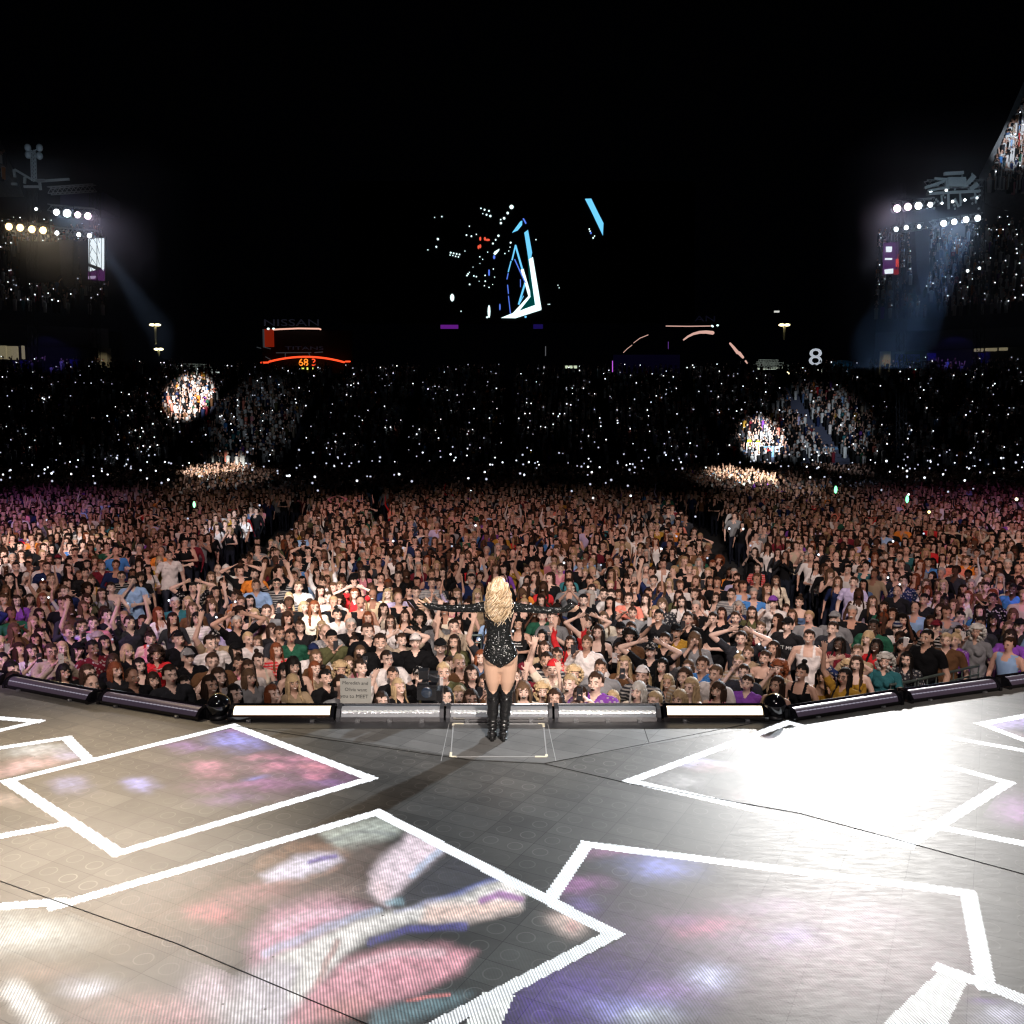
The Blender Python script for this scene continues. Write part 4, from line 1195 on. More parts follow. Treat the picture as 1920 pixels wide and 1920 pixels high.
AISLES = [(aisle([(545,950),(529,976),(453,1030),(388,1056),(350,1106),(290,1150)]), .95), (aisle([(1300,945),(1320,979),(1347,1010),(1378,1044),(1409,1066),(1464,1098),(1519,1130),(1560,1165)]), .85), (aisle([(700,925),(722,985)]), .45)]
def in_aisle(x, y):
    for A_, w in AISLES:
        for a, b_ in zip(A_[:-1], A_[1:]):
            dx, dy = b_.x-a.x, b_.y-a.y; t = max(0, min(1, ((x-a.x)*dx+(y-a.y)*dy)/(dx*dx+dy*dy)))
            if math.hypot(x-a.x-t*dx, y-a.y-t*dy) < w: return True
    return False
for y0 in np.arange(12.0, 52, .66):
    hw = y0*.62+2.5
    for x0 in np.arange(-hw, hw, .47 if y0 < 30 else .53):
        x = x0+r2.uniform(-.14,.14)+r2.uniform(0,.2); y = y0+r2.uniform(-.16,.16)
        d_ = y*math.cos(PITCH)-(FLOORZ+1.6-CAMH)*math.sin(PITCH); u = 960+F*x/d_
        v = 960-F*(y*math.sin(PITCH)+(FLOORZ+1.6-CAMH)*math.cos(PITCH))/d_
        if u < -60 or u > 1980: continue
        if v > 1215 or (v > 1170 and abs(u-960) < 700): continue
        # aisles and gaps the photograph shows
        if in_aisle(x, y): continue
        if r2.random() < .06: continue
        if not free(x, y, .37): continue
        grid.setdefault(cell(x,y), []).append((x,y)); pts.append((x, y, v))
cloth_cols = np.array([CLOTHS[t] for t in TOPS+['black']*22+['charcoal']*4+['navy']*3+['brown','white','white','white','white','white','grey','grey']]); skin_cols = np.array([SKINS[t] for t in 'aaaabbbbccde'])*np.array((.95,.86,.84)); hair_cols = np.array([HAIRS[t] for t in HCS+['black','dark','dark','brown','dark']])*np.array((.78,.70,.68))
def merge(pts, variants, wts, faceto, zfn, hi=1.0):
    Vs=[]; Ts=[]; Cs=[]; off=0
    for (x, y, v) in pts:
        k = r2.choice(len(variants), p=wts); V, T, reg = variants[k]; f = combos[k][0] == 'f' if len(variants) == len(combos) else True
        s = (.985 if f else 1.05)+r2.normal(0,.03)
        a = math.atan2(faceto[0]-x, -(faceto[1]-y))*.8+r2.normal(0,.3)
        c, sn = math.cos(a), math.sin(a); Rm = np.array([[c,-sn,0],[sn,c,0],[0,0,1]])*s
        W = V@Rm.T+np.array([x, y, zfn(x,y)])
        cc = cloth_cols[r2.integers(len(cloth_cols))]*r2.uniform(.8,1.2); sk = skin_cols[r2.integers(len(skin_cols))]*r2.uniform(.85,1.1); hc = hair_cols[r2.integers(len(hair_cols))]
        sleeve = r2.random(); pal = np.array([sk, cc, cc if sleeve > .22 else sk, cc if sleeve > .75 else sk, (.015,.018,.03), hc, (.09,.045,.03), (.35,.09,.08) if r2.random()<.5 else (.6,.55,.5)])
        Vs.append(W); Ts.append(T+off); Cs.append(pal[reg]); off += len(V)
    return np.vstack(Vs), np.vstack(Ts), np.clip(np.vstack(Cs), 0, 1)
near = [p for p in pts if p[1] < 24]; far = [p for p in pts if p[1] >= 24]
A = merge(near, NEARV, wts, (-.14,9.4), lambda x,y: FLOORZ); B = merge(far, FARV, wts, (-.14,9.4), lambda x,y: FLOORZ)
V_all = np.vstack([A[0],B[0]]); T_all = np.vstack([A[1],B[1]+len(A[0])]); C_all = np.vstack([A[2],B[2]])
M_CROWD = mat("crowd", attr=True, rough=.8, spec=.08)
tag(obj("crowd", big_mesh("crowd", V_all, T_all, 3, [M_CROWD], "col", C_all, smooth=True)), "dense mass of fans filling the field behind the front rows", "crowd", kind="stuff")
print("floor crowd", len(near), len(far), "tris", len(T_all))
# ------------------------------------------------------------------ the singer, seen from behind with arms spread
SB = Vector((-.145, 9.60, 0))
LP = Vector((1063-960, 0, 0))
M_SSKIN = mat("singer_skin", (.62,.40,.29), .42, spec=.4, bump=(30,.15,.004))
M_BOOT = mat("boot_leather", (.010,.010,.011), .22, spec=.7, bump=(22,.9,.012))
def sequin():
    m = bpy.data.materials.new("sequins"); nt, b, L = nodes_of(m); N = nt.nodes
    b.inputs["Base Color"].default_value = (.018,.02,.021,1); b.inputs["Metallic"].default_value = .35; b.inputs["Roughness"].default_value = .18
    tc = N.new("ShaderNodeTexCoord"); vo = N.new("ShaderNodeTexVoronoi"); vo.inputs["Scale"].default_value = 110; L.new(tc.outputs["Object"], vo.inputs["Vector"])
    sb = N.new("ShaderNodeVectorMath"); sb.operation='SUBTRACT'; sb.inputs[1].default_value=(.5,.5,.5); L.new(vo.outputs["Color"], sb.inputs[0])
    sc = N.new("ShaderNodeVectorMath"); sc.operation='SCALE'; sc.inputs["Scale"].default_value=.9; L.new(sb.outputs[0], sc.inputs[0])
    g = N.new("ShaderNodeNewGeometry"); ad = N.new("ShaderNodeVectorMath"); ad.operation='ADD'; L.new(g.outputs["Normal"], ad.inputs[0]); L.new(sc.outputs[0], ad.inputs[1])
    nn = N.new("ShaderNodeVectorMath"); nn.operation='NORMALIZE'; L.new(ad.outputs[0], nn.inputs[0]); L.new(nn.outputs[0], b.inputs["Normal"])
    return m
M_SEQ = sequin()
PXM = 1/ (F/ (9.38*math.cos(PITCH)+2.4*math.sin(PITCH)))   # metres per photo pixel at the singer
def sx(u): return (u-937)*PXM
b = MB()
# torso (front is +Y); x centre shifts right at the hips
TOR = [(.012,.0,.84,.13,.095),(.016,-.005,.90,.168,.118),(.016,-.012,.965,.186,.125),(.010,-.005,1.04,.162,.105),(.004,.004,1.12,.132,.088),(.000,.01,1.20,.124,.083),(-.002,.01,1.30,.140,.092),(-.002,.008,1.39,.158,.094),(0,.0,1.46,.160,.080),(0,-.004,1.50,.105,.06)]
b.tube([(x,y,z) for x,y,z,_,_ in TOR], [(rx,ry) for *_,rx,ry in TOR], 26, ref=(0,1,0))
for s in (-1,1):
    b.ball((.016+s*.080,-.062,.925), (.084,.082,.088), n=18, k=12)        # glutes
    b.ball((s*.065,.085,1.34), (.058,.05,.055))
    b.ball((s*.075,-.045,1.40), (.055,.04,.075))                             # shoulder blades
b.tube([(0,0,1.46),(0,.004,1.54),(0,.015,1.60)], [.055,.048,.048], 14)
b.ball((0,.0,1.735-.03), (.074,.092,.092), n=18, k=12); b.ball((0,.045,1.655), (.056,.06,.075)); b.tube([(0,.095,1.69),(0,.108,1.655)], [.010,.013], 8)
for s in (-1,1): b.ball((s*.074,.0,1.655), (.010,.018,.030), n=8, k=6)
AL = [(-.148,.0,1.475),(-.30,.015,1.455),(-.50,.05,1.445),(-.70,.10,1.452)]
AR = [(.148,.0,1.475),(.31,.015,1.452),(.50,.05,1.425),(.68,.10,1.415)]
for A_ in (AL, AR): b.tube(A_, [.052,.040,.035,.026], 14)
hand(b, AL[-1], (-.95,.12,.12), (.1,.85,.45), 1.22, spread=.38, curl=.22, thumb=1)
hand(b, AR[-1], (.97,.12,.05), (.0,.62,.78), 1.22, spread=.30, curl=.30, thumb=-1)
LL = [(-.072,-.012,.93),(-.068,-.005,.80),(-.062,.002,.66),(-.058,.012,.555),(-.060,-.008,.44),(-.064,-.004,.30),(-.068,.0,.16),(-.068,.005,.10)]
LR = [(.108,-.012,.93),(.104,-.005,.80),(.094,.002,.66),(.084,.012,.555),(.080,-.008,.44),(.068,-.004,.30),(.056,.0,.16),(.052,.005,.10)]
LRAD = [.100,.096,.079,.058,.060,.050,.036,.036]
for A_ in (LL, LR): b.tube(A_, LRAD, 18)
for x in (-.070,.052): b.tube([(x,-.03,.085),(x,.06,.05),(x*1.1,.14,.03)], [.032,.034,.026], 12)
me = voxel(b, .0062, 6, .5); me.materials.clear(); me.materials.append(M_SSKIN)
for p in me.polygons: p.use_smooth = True
singer = obj("person", me, loc=SB); singer["category"] = "person"; singer.rotation_euler = (0,0,R(0))
tag(singer, "singer seen from behind, long curly blonde hair, black sequin bodysuit, arms spread, thigh boots", "person")
V, N_ = arrays(me); C = centres(me)
def shell(keep, off, name, m, parent=singer, extra=None):
    fs = [tuple(me.polygons[i].vertices) for i in np.nonzero(keep)[0]]; used = sorted({i for f in fs for i in f}); mp = {v:i for i,v in enumerate(used)}
    o_ = off(V[used]) if callable(off) else np.full(len(used), off)
    q = MB(); q.add(V[used]+N_[used]*o_[:,None], [tuple(mp[i] for i in f) for f in fs])
    if extra: extra(q)
    return build(name, q, m, parent, smooth=True), V[used], N_[used]
ax = C[:,0]-.016
arm = (np.abs(C[:,0]) > .15) & (C[:,2] > 1.36)
leg_line = .835+np.maximum(0, np.abs(ax)-.012)*.72+np.where(C[:,1] > 0, .05, 0)
keep = (((C[:,2] > leg_line) & (C[:,2] < 1.50)) | (arm & (np.abs(C[:,0]) < .70))) & ~((np.abs(C[:,0]) < .085) & (C[:,2] > 1.505))
suit, sv, sn = shell(keep, .006, "bodysuit", M_SEQ)
# loose sequins, their sparkle painted in as a near-white colour
q = MB(); rs = np.random.default_rng(3); ids = rs.choice(len(sv), 460, replace=False)
for i in ids:
    p, nrm = sv[i], sn[i]
    dens = 1.0 if p[2] < 1.13 else .35 if abs(p[0]) > .16 else .25
    if rs.random() > dens: continue
    nrm = nrm+rs.normal(0,.25,3); nrm /= np.linalg.norm(nrm); a = np.cross(nrm,(0,0,1.)); a /= np.linalg.norm(a)+1e-9; c_ = np.cross(nrm, a); r0 = rs.choice([.0025,.0036,.0058], p=[.55,.33,.12])
    ce = p+sn[i]*.0095
    q.add([ce+r0*(a*math.cos(t)+c_*math.sin(t)) for t in np.linspace(0,2*math.pi,6,endpoint=False)], [tuple(range(6))])
build("sequins", q, mat("sparkle_sequin", (.88,.89,.88), .22, .3), suit)
zq = MB().tube([(.003,-.083,1.22),(.005,-.088,1.12),(.010,-.112,1.04),(.014,-.132,.985)], [.0035]*4, 6); build("zip", zq, M_STEEL, suit, smooth=True)
# boots over the knee, flared and scalloped at the top
for s, path in ((-1, LL), (1, LR)):
    xc = np.interp(C[:,2], [.10,.16,.30,.44,.555,.66], [path[7][0],path[6][0],path[5][0],path[4][0],path[3][0],path[2][0]])
    side = (C[:,0] < .012) if s < 0 else (C[:,0] >= .012)
    top = .585+.055*np.cos((C[:,0]-xc)/.06*math.pi)*-1+.0
    keep = side & (C[:,2] < np.where(C[:,1] < .01, top, .66))
    def ex(qq, s=s):
        x = -.070 if s < 0 else .052
        qq.tube([(x,-.045,.075),(x,-.048,.0)], [(.030,.028),(.022,.020)], 12, roundcap=False, ref=(0,1,0))
        qq.box((x,.07,.008), (.075,.15,.014)); qq.ball((x,.12,.028), (.038,.075,.030)); qq.ball((x,-.03,.075), (.040,.045,.06))
    fl = lambda P: .009+np.clip((P[:,2]-.46)/.14,0,1)*.018+.004*np.sin(P[:,2]*46)+np.where(P[:,2]<.24, .006+.005*np.sin(P[:,2]*150), 0)
    bt, _, _ = shell(keep, fl, "boot", M_BOOT, extra=ex)
# hair
q = MB(); rs = np.random.default_rng(9)
q.ball((0,-.004,1.710), (.084,.100,.094), n=20, k=12)
M_SH = bpy.data.materials.new("blonde_curls"); nt, bb, L = nodes_of(M_SH); bb.inputs["Roughness"].default_value=.38; bb.inputs["Specular IOR Level"].default_value=.6
cols = [(.70,.53,.34),(.50,.35,.20),(.22,.14,.07),(.84,.71,.54)]
mats_h = []
for i, c in enumerate(cols): mats_h.append(mat("blonde_strand_%s" % ["gold","honey","shade","pale"][i], c, .36, spec=.6))
for i in range(520):
    lay = rs.random()
    a = rs.uniform(R(150), R(390)) if lay > .2 else rs.uniform(R(120), R(420))
    sx0 = math.cos(a)*.085*rs.uniform(.15,1); top = rs.uniform(0,1)
    L_ = rs.uniform(.27,.42)*(1.0-.25*abs(sx0)/.1)*(.75+.25*lay); m_ = 22; ph = rs.uniform(0,6.28); fr = rs.uniform(30,52); am = rs.uniform(.010,.026)
    x_end = sx0*rs.uniform(1.1,1.6)+rs.normal(0,.02); dep_ = rs.uniform(.0,.035); pts_=[]; rad=[]
    for j in range(m_):
        t = j/(m_-1); s_ = t*(L_+.12)
        if s_ < .12:
            w = s_/.12; z = 1.80-.10*w*w-top*.02; x = sx0*(.35+.65*w); y = -.02-.085*math.sqrt(max(0, 1-(1-w)**2)) if True else 0
        else:
            w = (s_-.12)/L_; z = 1.70-top*.02-(s_-.12); x = sx0+(x_end-sx0)*min(1,w*1.4); y = -.108+(.0 if z > 1.5 else .018)-dep_
        k_ = min(1, s_/.22)
        x += am*k_*math.sin(fr*s_+ph)*1.2; y += am*k_*math.cos(fr*s_+ph)
        if abs(x) > .08: y += (abs(x)-.08)*.5
        pts_.append((x, y, z)); rad.append(.0062*(1-.55*t)*rs.uniform(.9,1.1)*(.8+.4*lay))
    q.tube(pts_, rad, 5, m=int(rs.choice(4, p=[.34,.27,.22,.17])))
for s in (-1,1):     # side masses spilling past the shoulders
    for i in range(52):
        ph = rs.uniform(0,6.28); fr = rs.uniform(24,38); am = rs.uniform(.010,.022); x0 = s*rs.uniform(.06,.09); L_ = rs.uniform(.18,.34); out = rs.uniform(.005,.05); y0 = rs.uniform(-.07,.05); pts_=[]; rad=[]
        for j in range(16):
            t = j/15; z = 1.73-L_*t-.02*rs.random()*0; x = x0+s*out*math.sin(min(1,t*1.5)*math.pi/2)*.9+am*math.sin(fr*L_*t+ph); y = y0-.05*t+am*math.cos(fr*L_*t+ph)
            pts_.append((x,y,z)); rad.append(.0062*(1-.5*t))
        q.tube(pts_, rad, 5, m=int(rs.choice(4, p=[.33,.27,.18,.22])))
build("hair", q, mats_h, singer, smooth=True)
# microphone in the singer's hand
HW = SB+Vector(AR[-1])+Vector((.085,.03,.02))
t = empty("microphone", HW); tag(t, "black handheld microphone with round grille in the singer's open hand", "microphone")
build("handle", MB().tube([(0,0,-.02),(0,.0,.05)], [.012,.017], 12), M_BLACK, t, smooth=True); build("grille", MB().ball((0,0,.075), (.026,.026,.028)), M_BLACKG, t, smooth=True)
# ------------------------------------------------------------------ front of stage: camera, sign, barricade
def broadcast_camera():
    p = un(798, 1352)+Vector((0,.55,0)); t = empty("broadcast_camera", (p.x, p.y, -.20)); t.scale = (1.15,1.15,1.15); tag(t, "black broadcast camera with big lens hood facing up at the stage", "video camera")
    m = MB(); m.box((0,.10,.34), (.17,.34,.20)); m.box((0,.28,.35), (.13,.12,.24)); m.box((.11,.05,.30),(.05,.2,.12)); build("camera_body", m, M_BLACK, t)
    m = MB(); m.tube([(0,-.08,.40),(0,-.24,.42)], [.075,.080], 20, roundcap=False); m.box((0,-.29,.425), (.20,.10,.16), taper=1.0); build("lens", m, M_BLACKG, t)
    build("front_glass", MB().ball((0,-.335,.425), (.062,.014,.062)), mat("lens_glass", (.02,.03,.05), .05, spec=1), t, smooth=True)
    m = MB(); m.box((-.06,.0,.53), (.10,.14,.09)); m.bar((0,.05,.44),(-.04,.03,.50), .02); build("viewfinder", m, M_BLACK, t)
    m = MB(); m.tube([(-.1,.2,.47),(-.02,.06,.50),(.08,.02,.48)], [.012]*3, 8); m.tube([(.12,-.02,.25),(.2,-.1,.2),(.24,-.05,.1)], [.010]*3, 8); m.tube([(-.12,-.02,.22),(-.18,-.1,.15),(-.2,-.02,.05)],[.012]*3,8); build("handles", m, M_DARK, t, smooth=True)
    m = MB(); m.box((0,.08,.19), (.16,.22,.07)); m.tube([(0,.08,.16),(0,.08,0)], [.06,.07], 14, roundcap=False)
    for a in (0,120,240): m.bar((0,.08,.02),(math.cos(R(a))*.5,.08+math.sin(R(a))*.45,-1.36), .035)
    build("tripod", m, M_DARK, t)
    m = MB(); m.box((-.16,-.05,.12), (.07,.05,.09)); build("tally_box", m, mat("tally_red", (.5,.03,.03), .4), t)
    m = MB(); m.box((-.16,-.077,.10), (.05,.004,.035)); build("tally_label", m, mat("label_white", (.7,.7,.7), .6), t)
broadcast_camera()
p = un(662, 1344)+Vector((0,.21,0)); sg = empty("cardboard_sign", (p.x, p.y, .25), R(4)); sg.scale = (.92,1,.92); tag(sg, "white handwritten cardboard sign held up behind the chrome light bar", "sign")
m = MB(); m.box((0,0,0), (.40,.008,.34)); build("board", m, mat("card", (.27,.27,.25), .8, var=.1), sg)
for k, (s_, x) in enumerate([("Meredith and", -.005), ("Olivia want", .0), ("you to MEET", -.02)]):
    e = obj("lettering", text_mesh(s_, .062 if k < 2 else .068, .001, mat("marker", (.01,.01,.012), .7)), sg, loc=(x,-.0065,.105-.088*k)); e.rotation_euler = (R(90),R(3),0)
def barricade(px0, px1, z, label, h=.22):
    a = un(px0[0], px0[1], z); b_ = un(px1[0], px1[1], z); t = empty("crowd_barrier", (a+b_)/2, math.atan2(b_.y-a.y, b_.x-a.x)); L_ = (b_-a).length/2
    tag(t, label, "barrier", "steel crowd barriers"); t.location.z = FLOORZ; zz = z-FLOORZ
    for q_, r_ in ((zz,.022),(zz-.14,.014),(.1,.018)): build("rail", MB().tube([(-L_,0,q_),(L_,0,q_)], [r_]*2, 8), M_STEELD, t, smooth=True)
    m = MB(); n = max(3, int(L_*2/.18))
    for k in range(n): x = -L_+2*L_*k/(n-1); m.tube([(x,0,0),(x,0,zz)], [.010]*2, 6)
    build("bars", m, M_STEELD, t, smooth=True)
M_STEELD = mat("barrier_steel", (.10,.13,.12), .45, .5)
barricade((1722,1274),(1835,1248), -.35, "dark steel crowd railing above the dim light bar")
barricade((1670,1284),(1716,1276), -.35, "short dark steel railing beside the woman with grey curly hair")
barricade((868,1191),(902,1191), -.45, "short grey steel barrier top between raised arms beside the singer")

# ------------------------------------------------------------------ stands round the far end
M_CONC = mat("concrete", (.16,.16,.17), .8, var=.2); M_SEATS = mat("dark_seating", (.02,.025,.06), .7)
def arc_stand(name, u0, u1, R0, z0, R1, z1, rows, label, mat_=M_SEATS, wall=True, nseg=40):
    """stepped seating on an arc around the field, from radius R0 height z0 up to R1, z1"""
    a0, a1 = math.atan((u0-960)/F), math.atan((u1-960)/F); ang = np.linspace(a0, a1, nseg+1); m = MB(); V = []; prof = []
    for k in range(rows):
        r = R0+(R1-R0)*k/rows; z = z0+(z1-z0)*k/rows; prof += [(r, z), (r, z+(z1-z0)/rows)]
    prof += [(R1, z1), (R1+.8, z1), (R1+.8, z0-4 if wall else z0-.5), (R0, z0-4 if wall else z0-.4)]
    n = len(prof)
    for a in ang:
        for r, z in prof: V.append((math.sin(a)*r, math.cos(a)*r, z))
    Fs = [(i*n+j, (i+1)*n+j, (i+1)*n+(j+1)%n, i*n+(j+1)%n) for i in range(nseg) for j in range(n)]+[tuple(range(n)), tuple(nseg*n+j for j in range(n-1,-1,-1))]
    m.add(V, Fs); return tag(build(name, m, mat_), label, "stand", kind="structure"), (a0, a1, R0, z0, R1, z1)
def vz(v, r): return CAMH+r*(800-v)/F*1.0
_, LOWER = arc_stand("lower_stand", -160, 2080, 88, vz(885, 88), 114, vz(712, 114), 28, "dark lower tier of stadium seating around the far end", nseg=64)
_, UPL = arc_stand("upper_stand", -260, 214, 96, vz(628, 96), 118, vz(492, 118), 20, "dark upper tier of seating beyond the dark amber-lit tower", wall=False, nseg=14)
_, UPR = arc_stand("upper_stand", 1632, 2160, 96, vz(632, 96), 118, vz(492, 118), 20, "dark upper tier of seating beyond the bluish beams", wall=False, nseg=16)
# high corner deck, seen end on
def high_deck(pts_uv, label):
    m = MB(); V = [tuple(at(u, v, y)) for u, v, y in pts_uv]; n = len(V); W = [(x+.6, y+1.2, z-1.5) for x, y, z in V]
    m.add(V+W, [tuple(range(n)), tuple(range(2*n-1,n-1,-1))]+[(i,i+n,(i+1)%n+n,(i+1)%n) for i in range(n)])
    return tag(build("upper_deck", m, M_CONC), label, "stand", kind="structure")
high_deck([(1836,330,77),(1878,248,77),(1925,140,77),(2150,-60,77),(2150,420,77),(1860,345,77)], "steep upper deck at the top right with a lit patch of fans")
high_deck([(-200,60,94),(-60,150,92),(0,286,80),(16,328,79),(-200,330,78)], "steep upper deck at the top left edge")
# tiny people in the stands
def tiny():
    out = []
    for k in range(6):
        m = MB(); m.tube([(0,0,.35),(0,0,.95),(0,0,1.3),(0,0,1.38)], [.15,.16,.19,.06], 6, caps=False, m=1); m.ball((0,-.02,1.58), (.09,.10,.12), 0, 6, 4); m.ball((0,.03,1.62), (.10,.10,.12), 5, 6, 4)
        if k in (1,4): m.tube([(.18,0,1.35),(.26,-.1,1.85)], [.05,.04], 4, m=3, caps=False)
        if k == 4: m.tube([(-.18,0,1.35),(-.26,-.1,1.85)], [.05,.04], 4, m=3, caps=False)
        if k in (2,5): m.tube([(.18,0,1.3),(.05,-.3,1.4)], [.05,.04], 4, m=3, caps=False); m.tube([(-.18,0,1.3),(-.05,-.3,1.4)], [.05,.04], 4, m=3, caps=False)
        V = np.vstack(m.V); T=[]; rg=[]
        for f, q in zip(m.F, m.M):
            for j in range(1,len(f)-1): T.append((f[0],f[j],f[j+1])); rg.append(q)
        out.append((V, np.array(T), np.array(rg)))
    return out
TINY = tiny()
def seat_people(st, rows, pitch, umin=-20, umax=1940):
    a0, a1, R0, z0, R1, z1 = st; P_l = []
    for k in range(rows):
        r = R0+(R1-R0)*(k+.5)/rows; z = z0+(z1-z0)*(k+1)/rows
        for s_ in np.arange(a0*r, a1*r, pitch):
            a = s_/r+r2.uniform(-.1,.1)/r; u = 960+F*math.tan(a)
            if (s_+400) % 10.5 < 1.15: continue
            if umin < u < umax and r2.random() < .9: P_l.append((math.sin(a)*r, math.cos(a)*r, z))
    return P_l
def mass(P_l, name, label, faceto=(0,5)):
    Vs=[]; Ts=[]; Cs=[]; off=0
    for x, y, z in P_l:
        V, T, reg = TINY[r2.choice(6, p=[.42,.12,.18,.12,.04,.12])]; a = math.atan2(faceto[0]-x, -(faceto[1]-y)); c, sn = math.cos(a), math.sin(a); s = r2.normal(1,.05)
        W = V@(np.array([[c,-sn,0],[sn,c,0],[0,0,1]])*s).T+np.array([x,y,z])
        cc = cloth_cols[r2.integers(len(cloth_cols))]; sk = skin_cols[r2.integers(len(skin_cols))]; hc = hair_cols[r2.integers(len(hair_cols))]
        if r2.random() < .25: cc = np.array((.6,.6,.6))
        pal = np.array([sk, cc, cc, sk, cc, hc]); Vs.append(W); Ts.append(T+off); Cs.append(pal[reg]); off += len(V)
    tag(obj(name, big_mesh(name, np.vstack(Vs), np.vstack(Ts), 3, [M_CROWD], "col", np.vstack(Cs), smooth=False)), label, "crowd", kind="stuff")
low_seats = seat_people(LOWER, 28, .62)
mass(low_seats, "stand_crowd", "spectators packed in the dark lower tier, a few patches lit by beams")
upl = seat_people(UPL, 20, .62); upr = seat_people(UPR, 20, .62)
mass(upl+upr, "upper_tier_crowd", "spectators in the dark upper tiers on both sides")
HD = []
for i in range(900):
    u = r2.uniform(1845, 1990); v = r2.uniform(150, 345)
    if u < 1843+max(0,(335-v))*.42+12: continue
    HD.append(tuple(at(u, v, 76)-Vector((0,0,1.2))))
for i in range(60):
    u = r2.uniform(-60, 8); v = r2.uniform(290, 325); HD.append(tuple(at(u, v, 78)-Vector((0,0,1.2))))
mass(HD, "deck_crowd", "spectators on the steep upper decks")
FARF = []      # the far half of the field, unlit apart from the beams
for y0 in np.arange(52.5, 84, 1.0):
    hw = y0*.60+1
    for x0 in np.arange(-hw, hw, .62):
        if r2.random() < .9: FARF.append((x0+r2.uniform(-.2,.2), y0+r2.uniform(-.25,.25), FLOORZ))
mass(FARF, "far_field_crowd", "far back of the field crowd in the dark, two clusters lit by beams")
# aisle barrier and people on the raised platform in the beam, right
for (u0, u1, v, y, lab) in [(1400,1432,842,96,"white barrier under the two stewards in yellow vests"),(1432,1478,850,96,"pale blue lit parapet panel beside the white barrier"),(1515,1570,852,96,"pale blue lit parapet wall panel below the bluish lit fans")]:
    a = at(u0, v+10, y-8.5); b_ = at(u1, v+10, y-8.5); m = MB(); h = 1.0 if 'barrier' in lab else 1.3
    if 'white' == lab[:5]:
        m.bar((a.x,a.y,a.z+1.1),(b_.x,b_.y,b_.z+1.1), .08); m.bar((a.x,a.y,a.z),(b_.x,b_.y,b_.z), .08)
        for k in range(12): x = a.x+(b_.x-a.x)*k/11; m.bar((x,a.y,a.z),(x,a.y,a.z+1.1), .05)
        tag(build("crowd_barrier", m, mat("white_steel",(.6,.6,.62),.5)), lab, "barrier")
    else:
        m.box(((a.x+b_.x)/2,a.y,a.z+.6), (b_.x-a.x,.1,1.2)); tag(build("parapet_panel", m, mat("blue_banner",(.10,.22,.38),.6)), lab, "wall panel")
stw = TINY[0]
for k, (u, v, lab) in enumerate([(1405, 833, "steward in yellow vest behind the white barrier, the broader one"), (1421, 835, "steward in yellow vest behind the white barrier, nearer the blue panel")]):
    p = at(u, v, 88.2); m = MB(); m.tube([(0,0,.05),(0,0,.8)], [.17,.2], 8, m=1); m.tube([(0,0,.8),(0,0,1.1),(0,0,1.38)], [.26,.30,.22], 10, m=0); m.ball((0,-.02,1.6), (.1,.11,.13), 2); m.ball((0,.03,1.64), (.11,.11,.12), 1)
    o = build("person", m, [mat("vest_yellow",(.55,.62,.03),.6), M_PANTS, mat("far_skin",(.45,.27,.18),.6)], smooth=True, loc=(p.x, p.y, p.z-1.1)); tag(o, lab, "person", "stewards in yellow vests")

# ------------------------------------------------------------------ glowing wristbands and phone lights in the dark stands
M_DOT = emat("wristband_light", (.85,.92,1), 2.6, False); M_DOT2 = emat("wristband_light_dim", (.75,.8,1), .8, False)
dot = [MB().ball((0,0,0), r_, n=8, k=5).mesh("wristband", [mm], True) for r_, mm in ((.062,M_DOT),(.050,M_DOT),(.062,M_DOT2))]
rd = random.Random(4)
def pick(P_l, n): return rd.sample(P_l, min(n, len(P_l)))
sets = [(pick([p for p in low_seats], 700), "tiny white wristband light glowing in the dark lower tier", 190),
        (pick([p for p in upl if -10 < 960+F*p[0]/p[1] < 215], 120), "tiny white wristband light glowing in the dark upper tier near the amber lamps", 40),
        (pick([p for p in upr if 1630 < 960+F*p[0]/p[1] < 1930], 125), "tiny white wristband light glowing in the dark upper tier near the bluish beams", 50),
        (pick([p for p in HD if p[0] > 0], 26), "tiny white wristband light glowing on the steep upper deck", 20)]
rest = MB()
for P_l, lab, n in sets:
    for i, (x, y, z) in enumerate(P_l):
        q = Vector((x, y-.35, z+rd.uniform(1.3, 1.9)))
        if 'lower' in lab and rd.random() < .25: continue
        if i < n: tag(obj("wristband", dot[rd.choice((0,0,1))], loc=q), lab, "wristband light", lab.replace("tiny white wristband light", "wristband lights"))
        else: rest.ball(q, rd.choice((.040,.046,.06,.034)), m=rd.choice((0,1,1)), n=6, k=4)
for x, y, z in rd.sample(FARF, 260):
    if abs(x/y) < .6: rest.ball((x, y, z+rd.uniform(1.7,2.2)+(rd.random()**3)*1.5), rd.choice((.05,.06,.07)), m=rd.choice((0,1,1)), n=6, k=4)
for i in range(70):    # sparse ones among the floor crowd
    u = rd.uniform(0,1920); v = rd.uniform(900, 1230) if i < 52 else rd.uniform(880,930); p = un(u, v, FLOORZ+rd.uniform(1.6,1.95)); rest.ball(p, .0012*p.y, m=rd.choice((0,1)), n=6, k=4)
tag(build("wristband_lights", rest, [M_DOT, M_DOT2], smooth=True), "hundreds more tiny wristband and phone lights across the dark crowd", "wristband lights", kind="stuff")
